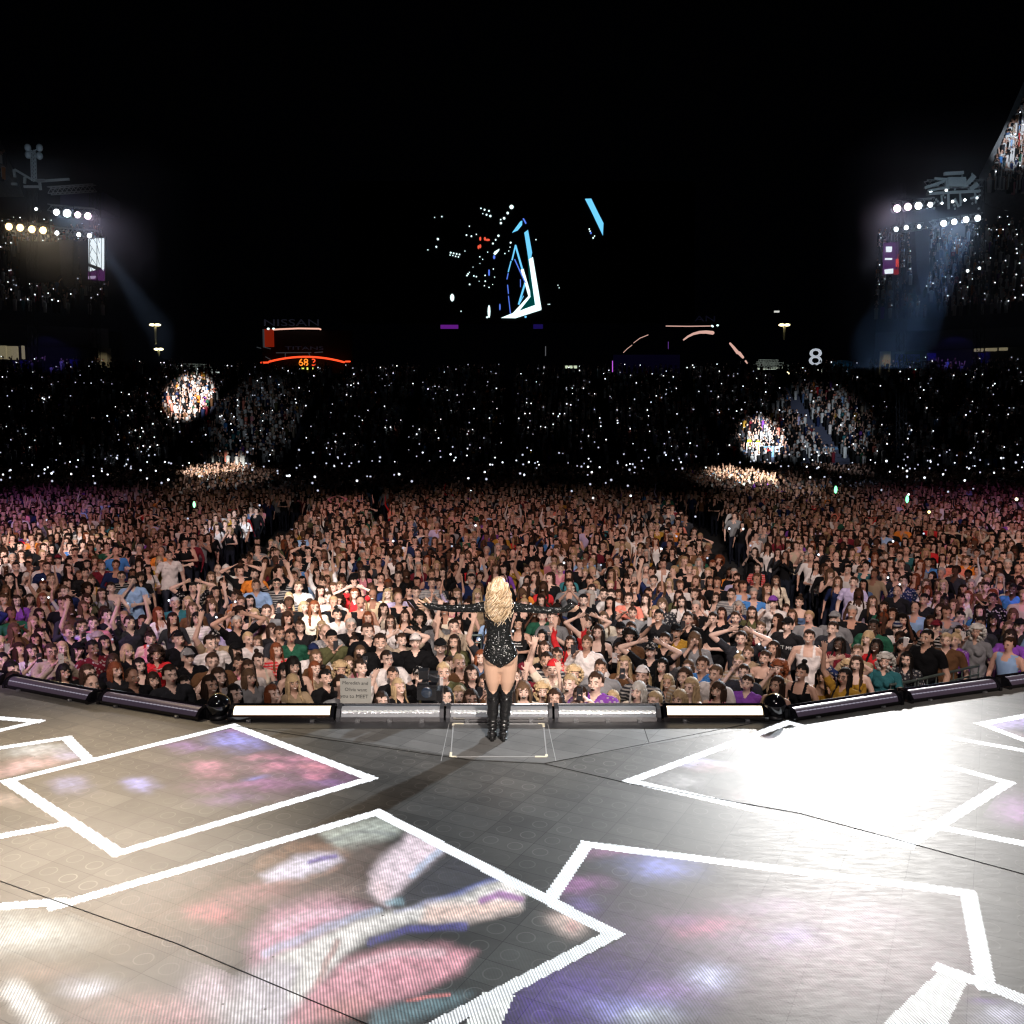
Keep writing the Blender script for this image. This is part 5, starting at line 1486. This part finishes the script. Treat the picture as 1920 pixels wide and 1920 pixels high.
for u, v, lab, c, r_ in [(1742,960,"yellowish phone torch high above the crowd",(1,.9,.4),.055),(1906,936,"cream phone torch at the right edge of the crowd",(1,.9,.6),.06),(1557,853,"white phone torch below the pale blue parapet",(1,1,1),.07),(364,946,"small green glow stick under the lit patch of fans",(.3,1,.5),.05),
    (1567,918,"green glow stick held up near the back rows",(.2,1,.4),.06),(1701,936,"green glow stick at the dark back edge of the crowd",(.2,1,.4),.06),(1759,809,"magenta light in the dark lower tier",(.9,.2,1),.14)]:
    y = 34 if v > 900 else 95; p = at(u, v, y)
    tag(build("light_stick" if 'stick' in lab else "phone_torch", MB().ball((0,0,0), (r_, r_, r_*(2.4 if 'stick' in lab else 1)), n=8, k=6), emat("glow_"+"_".join(lab.split()[:3]), c, 3, False), smooth=True, loc=p), lab, "light")

# ------------------------------------------------------------------ concourse level: columns, lit rooms, blue walls
M_BEIGE = mat("lit_room", (.40,.36,.26), .8, emit=(.35,.30,.18), es=.5, var=.15); M_BLUEW = mat("blue_wall", (.10,.08,.45), .8, var=.6)
def panel(name, u0, v0, u1, v1, y, m, label, cat, d=.6, kind=None, group=None):
    a = at(u0, v1, y); b_ = at(u1, v0, y); mb = MB(); mb.box(((a.x+b_.x)/2, y+d/2, (a.z+b_.z)/2), (b_.x-a.x, d, b_.z-a.z)); return tag(build(name, mb, m), label, cat, group, kind)
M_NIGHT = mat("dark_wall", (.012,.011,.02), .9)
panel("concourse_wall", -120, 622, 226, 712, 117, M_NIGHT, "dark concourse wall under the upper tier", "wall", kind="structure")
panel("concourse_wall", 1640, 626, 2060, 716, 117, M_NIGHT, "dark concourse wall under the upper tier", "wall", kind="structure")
for u0,u1,v0,v1,lab in [(186,200,652,706,"pale concrete column standing alone beside the lower tier"),(1655,1671,644,712,"greenish concrete column below the bluish beams")]:
    panel("column", u0, v0, u1, v1, 112, mat("column_concrete", (.5,.47,.38), .8), lab, "column", d=1.2)
for u0,u1,v0,v1,lab in [(-4,10,648,673,"lit beige doorway at the photo's far left edge"),(14,31,649,674,"lit beige doorway with slatted top beside the edge one"),(41,43,648,673,"thin lit beige door slit"),
    (1829,1846,628,659,"tall lit beige concourse opening"),(1850,1871,628,658,"dim beige concourse opening"),(1873,1925,628,642,"wide lit beige concourse ceiling"),(1876,1890,646,657,"small lit beige opening beneath the ceiling")]:
    panel("concourse_opening", u0, v0, u1, v1, 116, M_BEIGE, lab, "doorway", d=.4, group="lit concourse openings")
for u0,u1,v0,v1,lab in [(5,25,676,706,"blue lit wall panel at the far left"),(38,54,676,700,"blue lit wall panel beside a dark gap"),(132,150,674,705,"blue lit wall panel left of the pale column"),(160,176,682,700,"small blue lit wall panel near the pale column"),(1680,1725,664,690,"wide blue lit wall panel right of the greenish column"),(1836,1847,662,692,"narrow blue lit wall panel"),(1850,1857,660,682,"thin blue lit wall panel"),(1740,1755,662,676,"faint blue wall panel")]:
    panel("wall_panel", u0, v0, u1, v1, 116, M_BLUEW, lab, "wall panel", d=.4, group="blue lit wall panels")

# ------------------------------------------------------------------ big screen at the far end
SY = 118
def Z_(zx, zy): return (780+zx/4.8, 340+zy/4.8)
scr_ = empty("big_screen", at(960, 480, SY)); tag(scr_, "huge dark video screen at the far end showing neon triangle outlines", "screen"); so = scr_.location
def loc_(u, v, y=SY): p = at(u, v, y); return (p.x-so.x, p.z-so.z)
m = MB(); (xa, za), (xb, zb) = loc_(640,342), loc_(1300,604); m.box(((xa+xb)/2,.6,(za+zb)/2), (xb-xa,.8,abs(za-zb))); build("screen_panel", m, mat("screen_black", (.003,.003,.004), .5), scr_)
m = MB(); 
for (p, q) in (((640,342),(1300,342)),((1300,342),(1300,604)),((1300,604),(640,604)),((640,604),(640,342))):
    (x0,z0_),(x1,z1_) = loc_(*p), loc_(*q); m.bar((x0,.2,z0_),(x1,.2,z1_), .35)
build("screen_frame", m, mat("frame_black", (.004,.004,.005), .7), scr_)
M_CY = emat("neon_cyan", (.16,.62,1), 1.1); M_CW = emat("neon_white", (.75,1,1), 1.6); M_NB = emat("neon_blue", (.12,.25,1), .9); M_NR = emat("neon_red", (1,.12,.06), .9); M_TEAL = emat("neon_glow", (.0,.10,.10), .5)
pic = MB()
def poly(zs, k): pic.prism([loc_(*Z_(*z)) for z in zs], .10-.004*k, .18, k)
def line(zs, w, k):
    for a, b_ in zip(zs[:-1], zs[1:]):
        dx, dy = b_[0]-a[0], b_[1]-a[1]; L_ = math.hypot(dx,dy); nx, ny = -dy/L_*w/2, dx/L_*w/2; poly([(a[0]+nx,a[1]+ny),(b_[0]+nx,b_[1]+ny),(b_[0]-nx,b_[1]-ny),(a[0]-nx,a[1]-ny)], k)
poly([(1522,155),(1578,153),(1632,265),(1688,375),(1683,485),(1578,265)], 0)
poly([(975,460),(1008,435),(1045,640),(1022,760)], 0); poly([(1015,700),(1052,680),(1130,1150),(1072,1110)], 1)
poly([(1072,1112),(1130,1155),(895,1230),(765,1228),(870,1185)], 1)
poly([(1000,640),(1020,760),(1072,1110),(930,1165),(1030,1040)], 4)
line([(895,575),(960,800)], 16, 0); line([(955,790),(1028,1040)], 26, 1); line([(1030,1035),(880,1200)], 32, 1); line([(897,570),(864,708)], 12, 0)
line([(888,700),(985,915)], 9, 2); line([(985,905),(924,1108)], 16, 0); line([(856,715),(830,815)], 9, 0); line([(830,825),(818,880)], 8, 2); line([(824,930),(832,1010)], 8, 2); line([(832,1030),(850,1190)], 7, 2); line([(940,880),(940,950)], 6, 2); line([(968,1030),(930,1100)],6,0)
poly([(865,460),(915,440),(955,390),(957,352),(940,358)], 0); line([(965,332),(990,378)], 12, 2)
for x,y,rx,ry,k in [(325,1045,18,34,1),(657,1170,12,58,1),(755,1130,6,30,2),(657,820,7,30,2),(703,680,10,18,2),(640,1222,9,8,1),(986,1218,10,10,0),(565,1577,8,30,2) if False else (1575,463,7,10,2),(578,515,9,18,3),(562,590,8,18,3),(578,582,9,18,3),(620,515,10,16,3),(645,525,20,10,3)]:
    poly([(x+rx*math.cos(t), y+ry*math.sin(t)) for t in np.linspace(0,2*math.pi,10,endpoint=False)], k)
poly([(697,650),(705,632),(750,605),(748,620),(728,645),(712,660)], 1)
for x,y,r_ in [(860,228,19),(825,283,11),(793,330,11),(764,374,10),(762,342,6),(584,240,6),(617,253,8),(656,263,8),(601,289,4),(635,298,8),(669,310,10),(742,488,10),(717,524,7),(692,558,8),(852,550,8),(454,482,7),(498,492,7),(543,475,5),(480,402,5),(196,518,10),(182,587,8),(106,615,5),
    (312,640,8),(338,646,7),(365,651,7),(391,656,7),(306,662,5),(331,666,5),(356,673,6),(381,678,6),(574,677,5),(600,700,4),(645,635,4),(800,648,5),(835,625,4),(846,590,4),(469,831,7),(459,846,7),(480,817,4),(521,850,6),(543,856,6),(622,845,6),(623,897,6),(482,926,7),(615,938,5),(657,953,5),(707,860,4),(696,787,5),(405,1168,5),(167,322,4),(232,315,6),(1560,427,6),(1567,446,6),(1608,490,5),(1595,507,7),(1278,933,4),(1289,957,4),(1190,1105,4),(1204,1105,4),(1080,523,5),(513,770,3),(575,737,3),(440,626,4),(568,897,3),(690,927,3)]:
    poly([(x+r_*math.cos(t), y+r_*math.sin(t)) for t in np.linspace(0,2*math.pi,8,endpoint=False)], 1)
build("screen_picture", pic, [M_CY, M_CW, M_NB, M_NR, M_TEAL], scr_)
panel("ribbon_display", 826, 609, 859, 616, 117, emat("ribbon_violet", (.30,.03,.55), .35), "short violet ribbon display under the big screen", "screen", d=.3)
panel("ribbon_display", 1000, 608, 1018, 616, 117, emat("ribbon_blue", (.02,.01,.16), .4), "faint blue ribbon display under the neon triangle", "screen", d=.3)

# ------------------------------------------------------------------ scoreboard signs
GY = 122
def pan(parent, name, u0, v0, u1, v1, m, y=GY, d=.4):
    a = at(u0, v1, y); b_ = at(u1, v0, y); mb = MB(); L0 = parent.location; mb.box(((a.x+b_.x)/2-L0.x, y-L0.y+d/2, (a.z+b_.z)/2-L0.z), (b_.x-a.x, d, b_.z-a.z)); return build(name, mb, m, parent)
def arc_tube(parent, name, uvs, w, m, y=GY, n=8):
    pts = [at(u, v, y)-parent.location for u, v in uvs]; return build(name, MB().tube([tuple(p) for p in pts], [w]*len(pts), n), m, parent, smooth=True)
def letters(parent, txt, u0, u1, v, hpx, m, y=GY, bold=0):
    me_ = text_mesh(txt, 1, .05, m); xs, _ = arrays(me_); w = xs[:,0].max()-xs[:,0].min(); h = xs[:,1].max()-xs[:,1].min(); k = y/F
    o = obj("lettering", me_, parent, loc=at((u0+u1)/2, v, y-.3)-parent.location); o.rotation_euler = (R(90),0,0); o.scale = ((u1-u0)*k/w, hpx*k/h, 1); return o
M_FAINT = mat("faint_letters", (.05,.05,.07), .8, emit=(.04,.04,.065), es=.18); M_REDP = mat("red_panel", (.25,.02,.01), .6, emit=(.30,.018,.005), es=.5); M_NEON = emat("neon_tube_red", (1,.07,.02), 1.6); M_PALE = emat("pale_tube", (1,.52,.40), 1.0)
M_ORNG = emat("digit_orange", (1,.22,.02), 1.7); M_YEL = emat("digit_yellow", (.9,1,.15), 1.2); M_PINKW = emat("arch_pink", (.85,.50,.42), .8); M_DULL = mat("dull_beam_glow", (.05,.055,.06), .7, emit=(.035,.04,.045), es=.7)  # grey beams, panel edge and pole glow in place of light on them
s1 = empty("scoreboard", at(565, 690, GY)); tag(s1, "dark scoreboard with faint lettering, red neon arch and orange clock digits", "scoreboard")
letters(s1, "NISSAN", 496, 597, 605.5, 12, M_FAINT); letters(s1, "TITANS", 535, 606, 653, 6, M_FAINT)
pan(s1, "back_panel", 493, 620, 660, 700, mat("board_black",(.004,.004,.005),.8), y=GY+1)
pan(s1, "red_panel", 494, 617, 512, 650, M_REDP); pan(s1, "panel_edge", 493, 617, 494.5, 651, M_PALE if False else M_DULL, y=GY-.3)
arc_tube(s1, "tube", [(513,618),(525,617.2),(560,615.8),(598,616.4),(601,617.5)], .10, M_PALE); 
for u in (503, 513): arc_tube(s1, "lamp", [(u-.6,616.5),(u+.6,616.5)], .13, M_CW)
xs_ = np.linspace(505, 645, 14); arc_tube(s1, "neon_arch", [(490,680),(503,679.6)], .11, M_NEON); arc_tube(s1, "neon_arch", [(x, 669+9.5*((x-573)/70)**2) for x in xs_], .12, M_NEON); arc_tube(s1, "neon_arch", [(648,677.8),(656,677.8)], .10, M_NEON)
letters(s1, "68", 560.5, 577.5, 680, 13, M_ORNG, y=GY-.2); letters(s1, "3", 585, 591.5, 680, 13, M_NEON, y=GY-.2)
for u in (561.5, 566, 570, 574, 586, 589): pan(s1, "digit", u, 689, u+(2.6 if u < 580 else 1), 693, M_YEL, y=GY-.2)
for p, q in (((518,661.5),(583,661)),((590,661),(605,660)),((482,651),(489,653)),((496,651),(507,654)),((535,662),(535,669)),((579,662),(581,667)),((498,669),(507,674))): arc_tube(s1, "beam", [p, q], .06, M_DULL)
s2 = empty("scoreboard", at(1280, 690, GY)); tag(s2, "dark scoreboard under a pale glowing arch, with a thin line of light on top", "scoreboard")
letters(s2, "NISSAN", 1250, 1340, 598, 10, mat("faint_letters_dim", (.02,.02,.04), .8, emit=(.012,.012,.03), es=.2))
pan(s2, "back_panel", 1150, 665, 1275, 700, mat("board_blue",(.006,.005,.02),.8,emit=(.006,.004,.03),es=.15), y=GY+1)
arc_tube(s2, "tube", [(1249,611.3),(1290,611.8),(1336,611.2)], .06, M_PINKW); arc_tube(s2, "lamp", [(1335,611),(1336.5,612)], .12, M_CW); arc_tube(s2, "lamp", [(1345,610),(1346,610)], .12, M_CW)
def ribbon(parent, uv, w0, w1, m):
    pts = [at(u,v,GY)-parent.location for u,v in uv]; n = len(pts); mb = MB(); mb.tube([tuple(p) for p in pts], [w0+(w1-w0)*i/(n-1) for i in range(n)], 8); return build("arch", mb, m, parent, smooth=True)
ribbon(s2, [(1282,637),(1290,631),(1300,626),(1312,623),(1324,622.5),(1336,624)], .10, .24, M_PINKW); ribbon(s2, [(1369,644),(1376,652),(1383,661)], .13, .22, M_PINKW); ribbon(s2, [(1386,662),(1393,670)], .22, .16, M_PINKW); ribbon(s2, [(1398,677),(1401,681)], .12, .08, M_PINKW)
ribbon(s2, [(1169,661),(1176,654),(1185,647)], .04, .04, M_PINKW); ribbon(s2, [(1188,643),(1200,634),(1215,628)], .04, .05, M_PINKW)
arc_tube(s2, "tube", [(1148.5,677),(1148.5,697)], .05, emat("tube_violet", (.7,.15,1), .9)); arc_tube(s2, "tube", [(1253,641),(1253,654)], .03, emat("tube_violet_dim", (.3,.1,.6), .5))
e8 = empty("number_sign", at(1528, 700, 112)); tag(e8, "big white figure eight sign on a short pole above the stand", "sign")
letters(e8, "8", 1517, 1541, 671, 31, mat("sign_white", (.8,.82,.85), .5, emit=(.55,.6,.68), es=.75), y=112); arc_tube(e8, "pole", [(1528,688),(1528,702)], .15, M_DULL, y=112)

# ------------------------------------------------------------------ street lamps beyond the stadium, small roof structures
M_SOD = emat("street_lamp_head", (1,.88,.45), 5); M_POLE = mat("lamp_pole", (.5,.48,.40), .6)
for u, v, h, w, lab in [(292,610,34,10,"tall street lamp with a double head, above the shorter one"),(298,655,12,8,"short street lamp below the tall double-headed one"),(1470,610,26,10,"street lamp with a wide double head left of the figure eight sign"),(1482,700,22,12,"street lamp with broad pale head just over the stand rim")]:
    t = empty("street_lamp", at(u, v+h, 150)); tag(t, lab, "street lamp", "street lamps outside the stadium"); L0 = t.location; k = 150/F
    build("pole", MB().tube([(0,0,0),(0,0,h*k)], [.12,.22], 8), M_POLE, t, smooth=True)
    for s in (-1,1): build("lamp_head", MB().ball((s*w*.5*k,0,h*k), (w*.55*k,.5,2.2*k)), M_SOD, t, smooth=True)
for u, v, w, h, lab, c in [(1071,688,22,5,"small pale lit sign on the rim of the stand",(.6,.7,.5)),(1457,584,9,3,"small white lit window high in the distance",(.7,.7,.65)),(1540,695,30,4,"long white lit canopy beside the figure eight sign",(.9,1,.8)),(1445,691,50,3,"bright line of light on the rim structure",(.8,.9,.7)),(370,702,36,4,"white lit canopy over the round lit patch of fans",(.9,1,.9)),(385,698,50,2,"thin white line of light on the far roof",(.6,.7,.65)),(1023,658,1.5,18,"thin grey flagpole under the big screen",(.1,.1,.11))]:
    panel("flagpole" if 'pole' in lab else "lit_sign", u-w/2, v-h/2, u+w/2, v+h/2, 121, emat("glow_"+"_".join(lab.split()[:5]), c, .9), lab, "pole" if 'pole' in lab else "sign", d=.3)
def truss(t, a, b_, s=.5, n=8, r_=.045, m=None):
    mb = MB(); a = Vector(a); b_ = Vector(b_); d = (b_-a); ref = Vector((0,0,1)) if abs(d.normalized().z) < .9 else Vector((1,0,0)); u_ = ref.cross(d).normalized()*s/2; w_ = d.cross(u_).normalized()*s/2
    cs = [u_+w_, u_-w_, -u_-w_, -u_+w_]
    for c in cs: mb.bar(a+c, b_+c, r_)
    for i in range(n):
        for k in range(4): mb.bar(a+cs[k]+d*i/n, a+cs[(k+1)%4]+d*(i+1)/n, r_*.7)
    return build("truss", mb, m or M_TRUSS, t)
M_TRUSS = mat("truss_grey", (.30,.31,.33), .5, .3)
for u0, u1, v, lab in [(1415, 1478, 688, "low lit steel framework on the stand's rim left of the figure eight sign"), (330, 405, 696, "low lit steel framework on the rim over the round lit patch")]:
    t = empty("steel_framework", at((u0+u1)/2, v, 120)); tag(t, lab, "structure", "rim frameworks")
    for k in range(3): a = at(u0+k*4, v-2-k*4, 120)-t.location; b_ = at(u1-k*10, v-k*5+1, 120)-t.location; truss(t, a, b_, .5, 12, .09, mat("rim_steel", (.5,.52,.50), .5))
tag(build("dome_roof", MB().ball((0,0,0), (2.6,2.6,1.5), n=24, k=10), mat("dome_blue", (.06,.2,.3), .5), smooth=True, loc=at(1577,696,126)), "small dim blue domed roof right of the figure eight sign", "roof")

# ------------------------------------------------------------------ light towers left and right
TY = 62
M_LW = emat("lamp_white", (.92,.97,1), 8); M_LA = emat("lamp_amber", (1,.70,.30), 5); M_LP = emat("lamp_pink", (1,.70,.85), 8)
lampmesh = {}
def lamp(u, v, px, kind, label, y=TY):
    k = y/F; r_ = px*k; m_ = {'w':M_LW,'a':M_LA,'p':M_LP}[kind]
    t = empty("stage_lamp", at(u, v, y)); tag(t, label, "stage lamp", "lamps on the light towers")
    hb = MB(); hb.tube([(0,.03,0),(0,.12,0),(0,.55,0)], [r_*1.25, r_*1.2, r_*.8], 14, roundcap=False, caps=True); build("housing", hb, M_BLACK, t, smooth=True)
    build("lens", MB().ball((0,-.02,0), (r_,.05,r_), n=16, k=8), m_, t, smooth=True)
    if px > 4.5:
        q = at(u, v, y-.45); spot('lamp_beam', q, (0, 20, 0), 1050, {'w':(.62,.80,1),'a':(1,.75,.45),'p':(1,.78,.92)}[kind], 34, 1, .15)
    yk = MB(); yk.bar((-r_*1.4,.2,0),(-r_*1.4,.2,r_*2), .04); yk.bar((r_*1.4,.2,0),(r_*1.4,.2,r_*2), .04); yk.bar((-r_*1.4,.2,r_*2),(r_*1.4,.2,r_*2), .04); build("yoke", yk, M_DARK, t)
def tower(name, label, uL, uR, vtop, vbot, bars):
    t = empty(name, at((uL+uR)/2, 735, TY+1)); tag(t, label, "light tower"); L0 = t.location
    for u in (uL, uR): truss(t, at(u, vtop, TY+1)-L0, at(u, 880, TY+1)-L0, .5, 26, .035, mat('truss_black', (.006,.006,.008), .9, spec=.1))
    for (u0, v0, u1, v1) in bars: truss(t, at(u0, v0, TY+.5)-L0, at(u1, v1, TY+.5)-L0, .42, 10, .05)
    return t
# left tower
tl = tower("light_tower", "tall dark light tower with amber and white lamps on the left", 60, 178, 356, 760, [(-30,420,95,428),(92,390,180,398),(92,358,178,352),(100,432,182,438)])
L0 = tl.location
def tpoly(t, name, uvs, y0, y1, m):
    P_l = [(at(u,v,TY).x-t.location.x, at(u,v,TY).z-t.location.z) for u, v in uvs]; return build(name, MB().prism(P_l, y0, y1), m, t)
M_FAB = mat("dark_fabric", (.018,.016,.022), .8, var=.3); M_BOXY = mat("tower_box", (.03,.03,.035), .7)
tpoly(tl, "roof_cover", [(92,354),(176,350),(176,384),(92,380)], .5, 3, mat("roof_purple", (.03,.02,.08), .8))
tpoly(tl, "hanging_drape", [(0,438),(86,440),(84,500),(70,516),(0,520)], 1.4, 1.8, M_FAB)
tpoly(tl, "speaker_array", [(88,440),(116,440),(115,500),(106,524),(98,530),(92,505)], .6, 1.4, mat("speaker_grey", (.08,.075,.10), .8, bump=(3,.5,.1)))
tpoly(tl, "speaker_array", [(118,440),(148,440),(150,525),(128,525)], 1.0, 1.8, M_BOXY)
tpoly(tl, "side_screen_frame", [(148,436),(182,436),(182,523),(148,523)], .25, .45, M_BOXY)
sc = MB(); 
def sp(t, uvs, y0, m): return tpoly(t, "side_screen", uvs, y0, y0+.1, m)
M_SCW = emat("side_screen_white", (.85,.95,1), 1.1); M_SCP = emat("side_screen_plum", (.10,.02,.12), .6)
sp(tl, [(151,440),(174,440),(174,496),(152,488)], .12, M_SCW); sp(tl, [(176.5,440),(180,440),(180,503),(176.5,498)], .12, M_SCW); sp(tl, [(152,494),(164,500),(158,502),(152,503)], .12, M_SCW); sp(tl, [(150,505),(181,499),(181,521),(150,519)], .13, M_SCP); sp(tl, [(151,513),(166,512),(164,517),(151,518)], .10, emat("side_screen_lilac", (.5,.4,.6), .7))
m = MB(); p0 = at(62,340,TY)-L0
truss(tl, at(64,340,TY)-L0, at(62,282,TY)-L0, .22, 8, .05, mat("mast_pale",(.5,.53,.58),.5))
for k, (u, v) in enumerate([(52,277),(74,277),(53,290),(74,292)]):
    p = at(u,v,TY)-L0; build("floodlight", MB().ball(p, (.22,.2,.26), n=10, k=6).bar(p, at(62,284,TY)-L0, .05), mat("flood_pale", (.5,.55,.62), .5), tl, smooth=True)
for a, b_ in (((26,318),(28,332)),((28,318),(62,338)),((62,338),(84,338)),((45,350),(76,350)),((22,345),(32,345)),((70,340),(130,336)),((47,332),(46,344)),((74,340),(76,356))):
    build("arm", MB().bar(at(*a,TY)-L0, at(*b_,TY)-L0, .14), mat("arm_pale", (.4,.42,.44), .5), tl)
for i, u in enumerate((17,38,60,81)): lamp(u, (425,427,430,432)[i], 6.5, 'a', ["first","second","third","last"][i]+" of four amber lamps in a row, counted from the left edge")
for i, u in enumerate((106,126,146,165)): lamp(u, (398,400,403,405)[i], (5.5,7,5.5,6)[i], 'wwpp'[i], ["first","second, largest","third, pinkish","last, pinkish"][i]+" of four blazing lamps high on the left tower")
for u, v, px, lab in ((107,437,3.8,"small white lamp just right of the amber row"),(148,440,3.8,"small white lamp over the tall white side screen"),(168,442,4.2,"small white lamp hanging before the tall white side screen"),(68,392,2.6,"tiny cream lamp above the amber row")): lamp(u, v, px, 'w', lab)
# right tower
tr = tower("light_tower", "tall dark light tower with two rows of white lamps on the right", 1690, 1835, 340, 760, [(1672,385,1750,378),(1745,420,1840,406),(1672,432,1730,424),(1735,345,1840,345)])
M_PALEST = mat("pale_steel", (.4,.44,.46), .5)
for a, b_, w in (((1735,352),(1770,340),.18),((1752,335),(1778,337),.16),((1770,326),(1806,324),.2),((1775,340),(1808,340),.45),((1775,336),(1776,355),.22),((1806,334),(1808,352),.25),((1778,347),(1806,347),.2),((1742,363),(1838,358),.16),((1740,358),(1772,352),.14),((1812,345),(1826,330),.3),((1818,356),(1832,345),.3),((1820,372),(1838,366),.12),((1778,364),(1779,392),.12),((1800,362),(1801,386),.1),((1828,360),(1830,378),.1),((1765,366),(1766,380),.1),((1790,372),(1798,388),.1)):
    build("arm", MB().bar(at(*a,TY)-tr.location, at(*b_,TY)-tr.location, w), M_PALEST, tr)
for i in range(26):
    u, v = rd.uniform(1745,1838), rd.uniform(322,392); build("fixture", MB().ball(at(u,v,TY)-tr.location, (.07,.08,.08), n=8, k=5), M_PALEST, tr, smooth=True)
tpoly(tr, "speaker_array", [(1735,420),(1762,420),(1764,500),(1756,530),(1748,545),(1740,505)], .6, 1.4, mat("speaker_plum", (.08,.03,.08), .8))
tpoly(tr, "side_screen", [(1673,448),(1700,446),(1700,506),(1672,508)], .3, .5, mat("screen_plum", (.02,.008,.03), .6, emit=(.10,.02,.14), es=.6))
for uvs, m_ in (([(1675,456),(1686,456),(1685,466),(1675,466)], M_SCW),([(1673,478),(1686,478),(1686,481),(1673,481)], M_SCW),([(1672,500),(1688,498),(1688,507),(1673,508)], M_SCW),([(1694,480),(1699,479),(1699,495),(1694,494)], emat("screen_red",(.9,.08,.06),.8)),([(1697,470),(1700,470),(1700,508),(1697,508)], emat("screen_dark_red",(.4,.01,.02),.5)),([(1690,500),(1698,499),(1698,509),(1690,510)], emat("screen_dark_red",(.4,.01,.02),.5))): sp(tr, uvs, .12, m_)
for i in range(40):
    pass
for i, (u, v, px, k) in enumerate([(1682,391,6.5,'p'),(1702,388,6.5,'p'),(1722,386,6.5,'w'),(1744,384,4.6,'w')]): lamp(u, v, px, k, ["first, pinkish","second, pinkish","third, white","last, smaller"][i]+" of four blazing lamps in the upper row on the right tower")
for i, (u, v, px) in enumerate([(1769,419,5.4),(1789,416,5.0),(1811,412,5.4),(1833,409,5.4)]): lamp(u, v, px, 'w', ["first","second","third","last"][i]+" of four white lamps with bluish beams, counted towards the edge")
for u, v, px, lab in ((1680,430,4,"small white lamp below the pinkish pair, outermost"),(1699,427,4,"small white lamp over the plum side screen"),(1723,425,3.4,"small cream lamp beside the hanging speakers"),(1745,361,2.8,"tiny cream lamp at the arm's tip on the right tower"),(1774,357,2.4,"tiny white lamp under the pale arm"),(1786,378,2.4,"tiny cream lamp below the pale rig"),(1809,375,2.2,"tiny cream lamp in the lower rig"),(1831,371,2.4,"tiny bluish lamp at the rig's outer end"),(1766,381,2,"tiny lamp under the pale arm's middle"),(1814,508,2.4,"cream lamp low in the blue haze, left of its pair"),(1836,503,2.4,"cream lamp low in the blue haze, right of its pair")): lamp(u, v, px, 'w', lab)
for i in range(10):
    pass
# unseen spots added to brighten rigs, columns, concourse walls, rim steel and dome
for (u,v,y,tu,tv,ty,W,c,dg) in [(1800,470,50,1790,350,TY,2800,(.65,.85,1),26),(90,420,50,55,310,TY,1100,(.7,.88,1),30),(193,610,82,193,682,112,9000,(1,.85,.55),5),(1663,610,82,1663,682,112,9000,(1,.9,.6),5),
        (90,650,82,90,668,117,8000,(.22,.16,1),13),(1790,650,82,1790,660,117,9000,(.22,.16,1),13),(370,640,108,370,697,120,900,(.9,1,.9),40),(1450,640,108,1450,690,120,1000,(.9,1,.9),40),(1577,640,112,1577,696,126,500,(.3,.7,1),20)]:
    spot("added_fill", at(u,v,y), at(tu,tv,ty), W, c, dg, .8, .2)
# beams from the right tower
for (u,v,tu,tv,ty,W,c,dg) in [(1722,386,1850,470,50,9000,(.55,.75,1),16),(1811,412,1680,640,58,26000,(.35,.6,1),17),(1833,409,1710,660,58,26000,(.3,.55,1),15),(1769,419,1650,600,58,15000,(.35,.6,1),14),(1789,416,1690,620,58,15000,(.35,.6,1),14),(1682,430,1600,520,55,4000,(.6,.6,.7),14),(168,430,320,650,56,14000,(.45,.6,.8),12)]:
    spot("tower_beam", at(u,v,TY-.8), at(tu,tv,ty), W*BEAMK*.36, c, dg, 1.0, .25)
if SMOKE:
    for nm, u0, u1, v0, v1, y0, y1, dens in [("stage_smoke", 1540, 2000, 300, 700, 52, 63, SMOKE),("stage_smoke", -60, 380, 330, 690, 54, 63, SMOKE)]:
        a = at(u0, v1, y1); b_ = at(u1, v0, y1); bx = MB().box(((a.x+b_.x)/2,(y0+y1)/2,(a.z+b_.z)/2), (b_.x-a.x, y1-y0, b_.z-a.z))
        m_ = bpy.data.materials.new("smoke"); m_.use_nodes = True; nt = m_.node_tree; nt.nodes.remove(nt.nodes["Principled BSDF"])
        pv = nt.nodes.new("ShaderNodeVolumePrincipled"); pv.inputs["Density"].default_value = dens; pv.inputs["Color"].default_value = (.8,.85,1,1); pv.inputs["Anisotropy"].default_value = .2
        nt.links.new(pv.outputs[0], nt.nodes["Material Output"].inputs["Volume"]); tag(build(nm, bx, m_), "thin smoke drifting around the lamps of the "+("right" if u0 > 900 else "left")+" light tower", "smoke", kind="stuff")
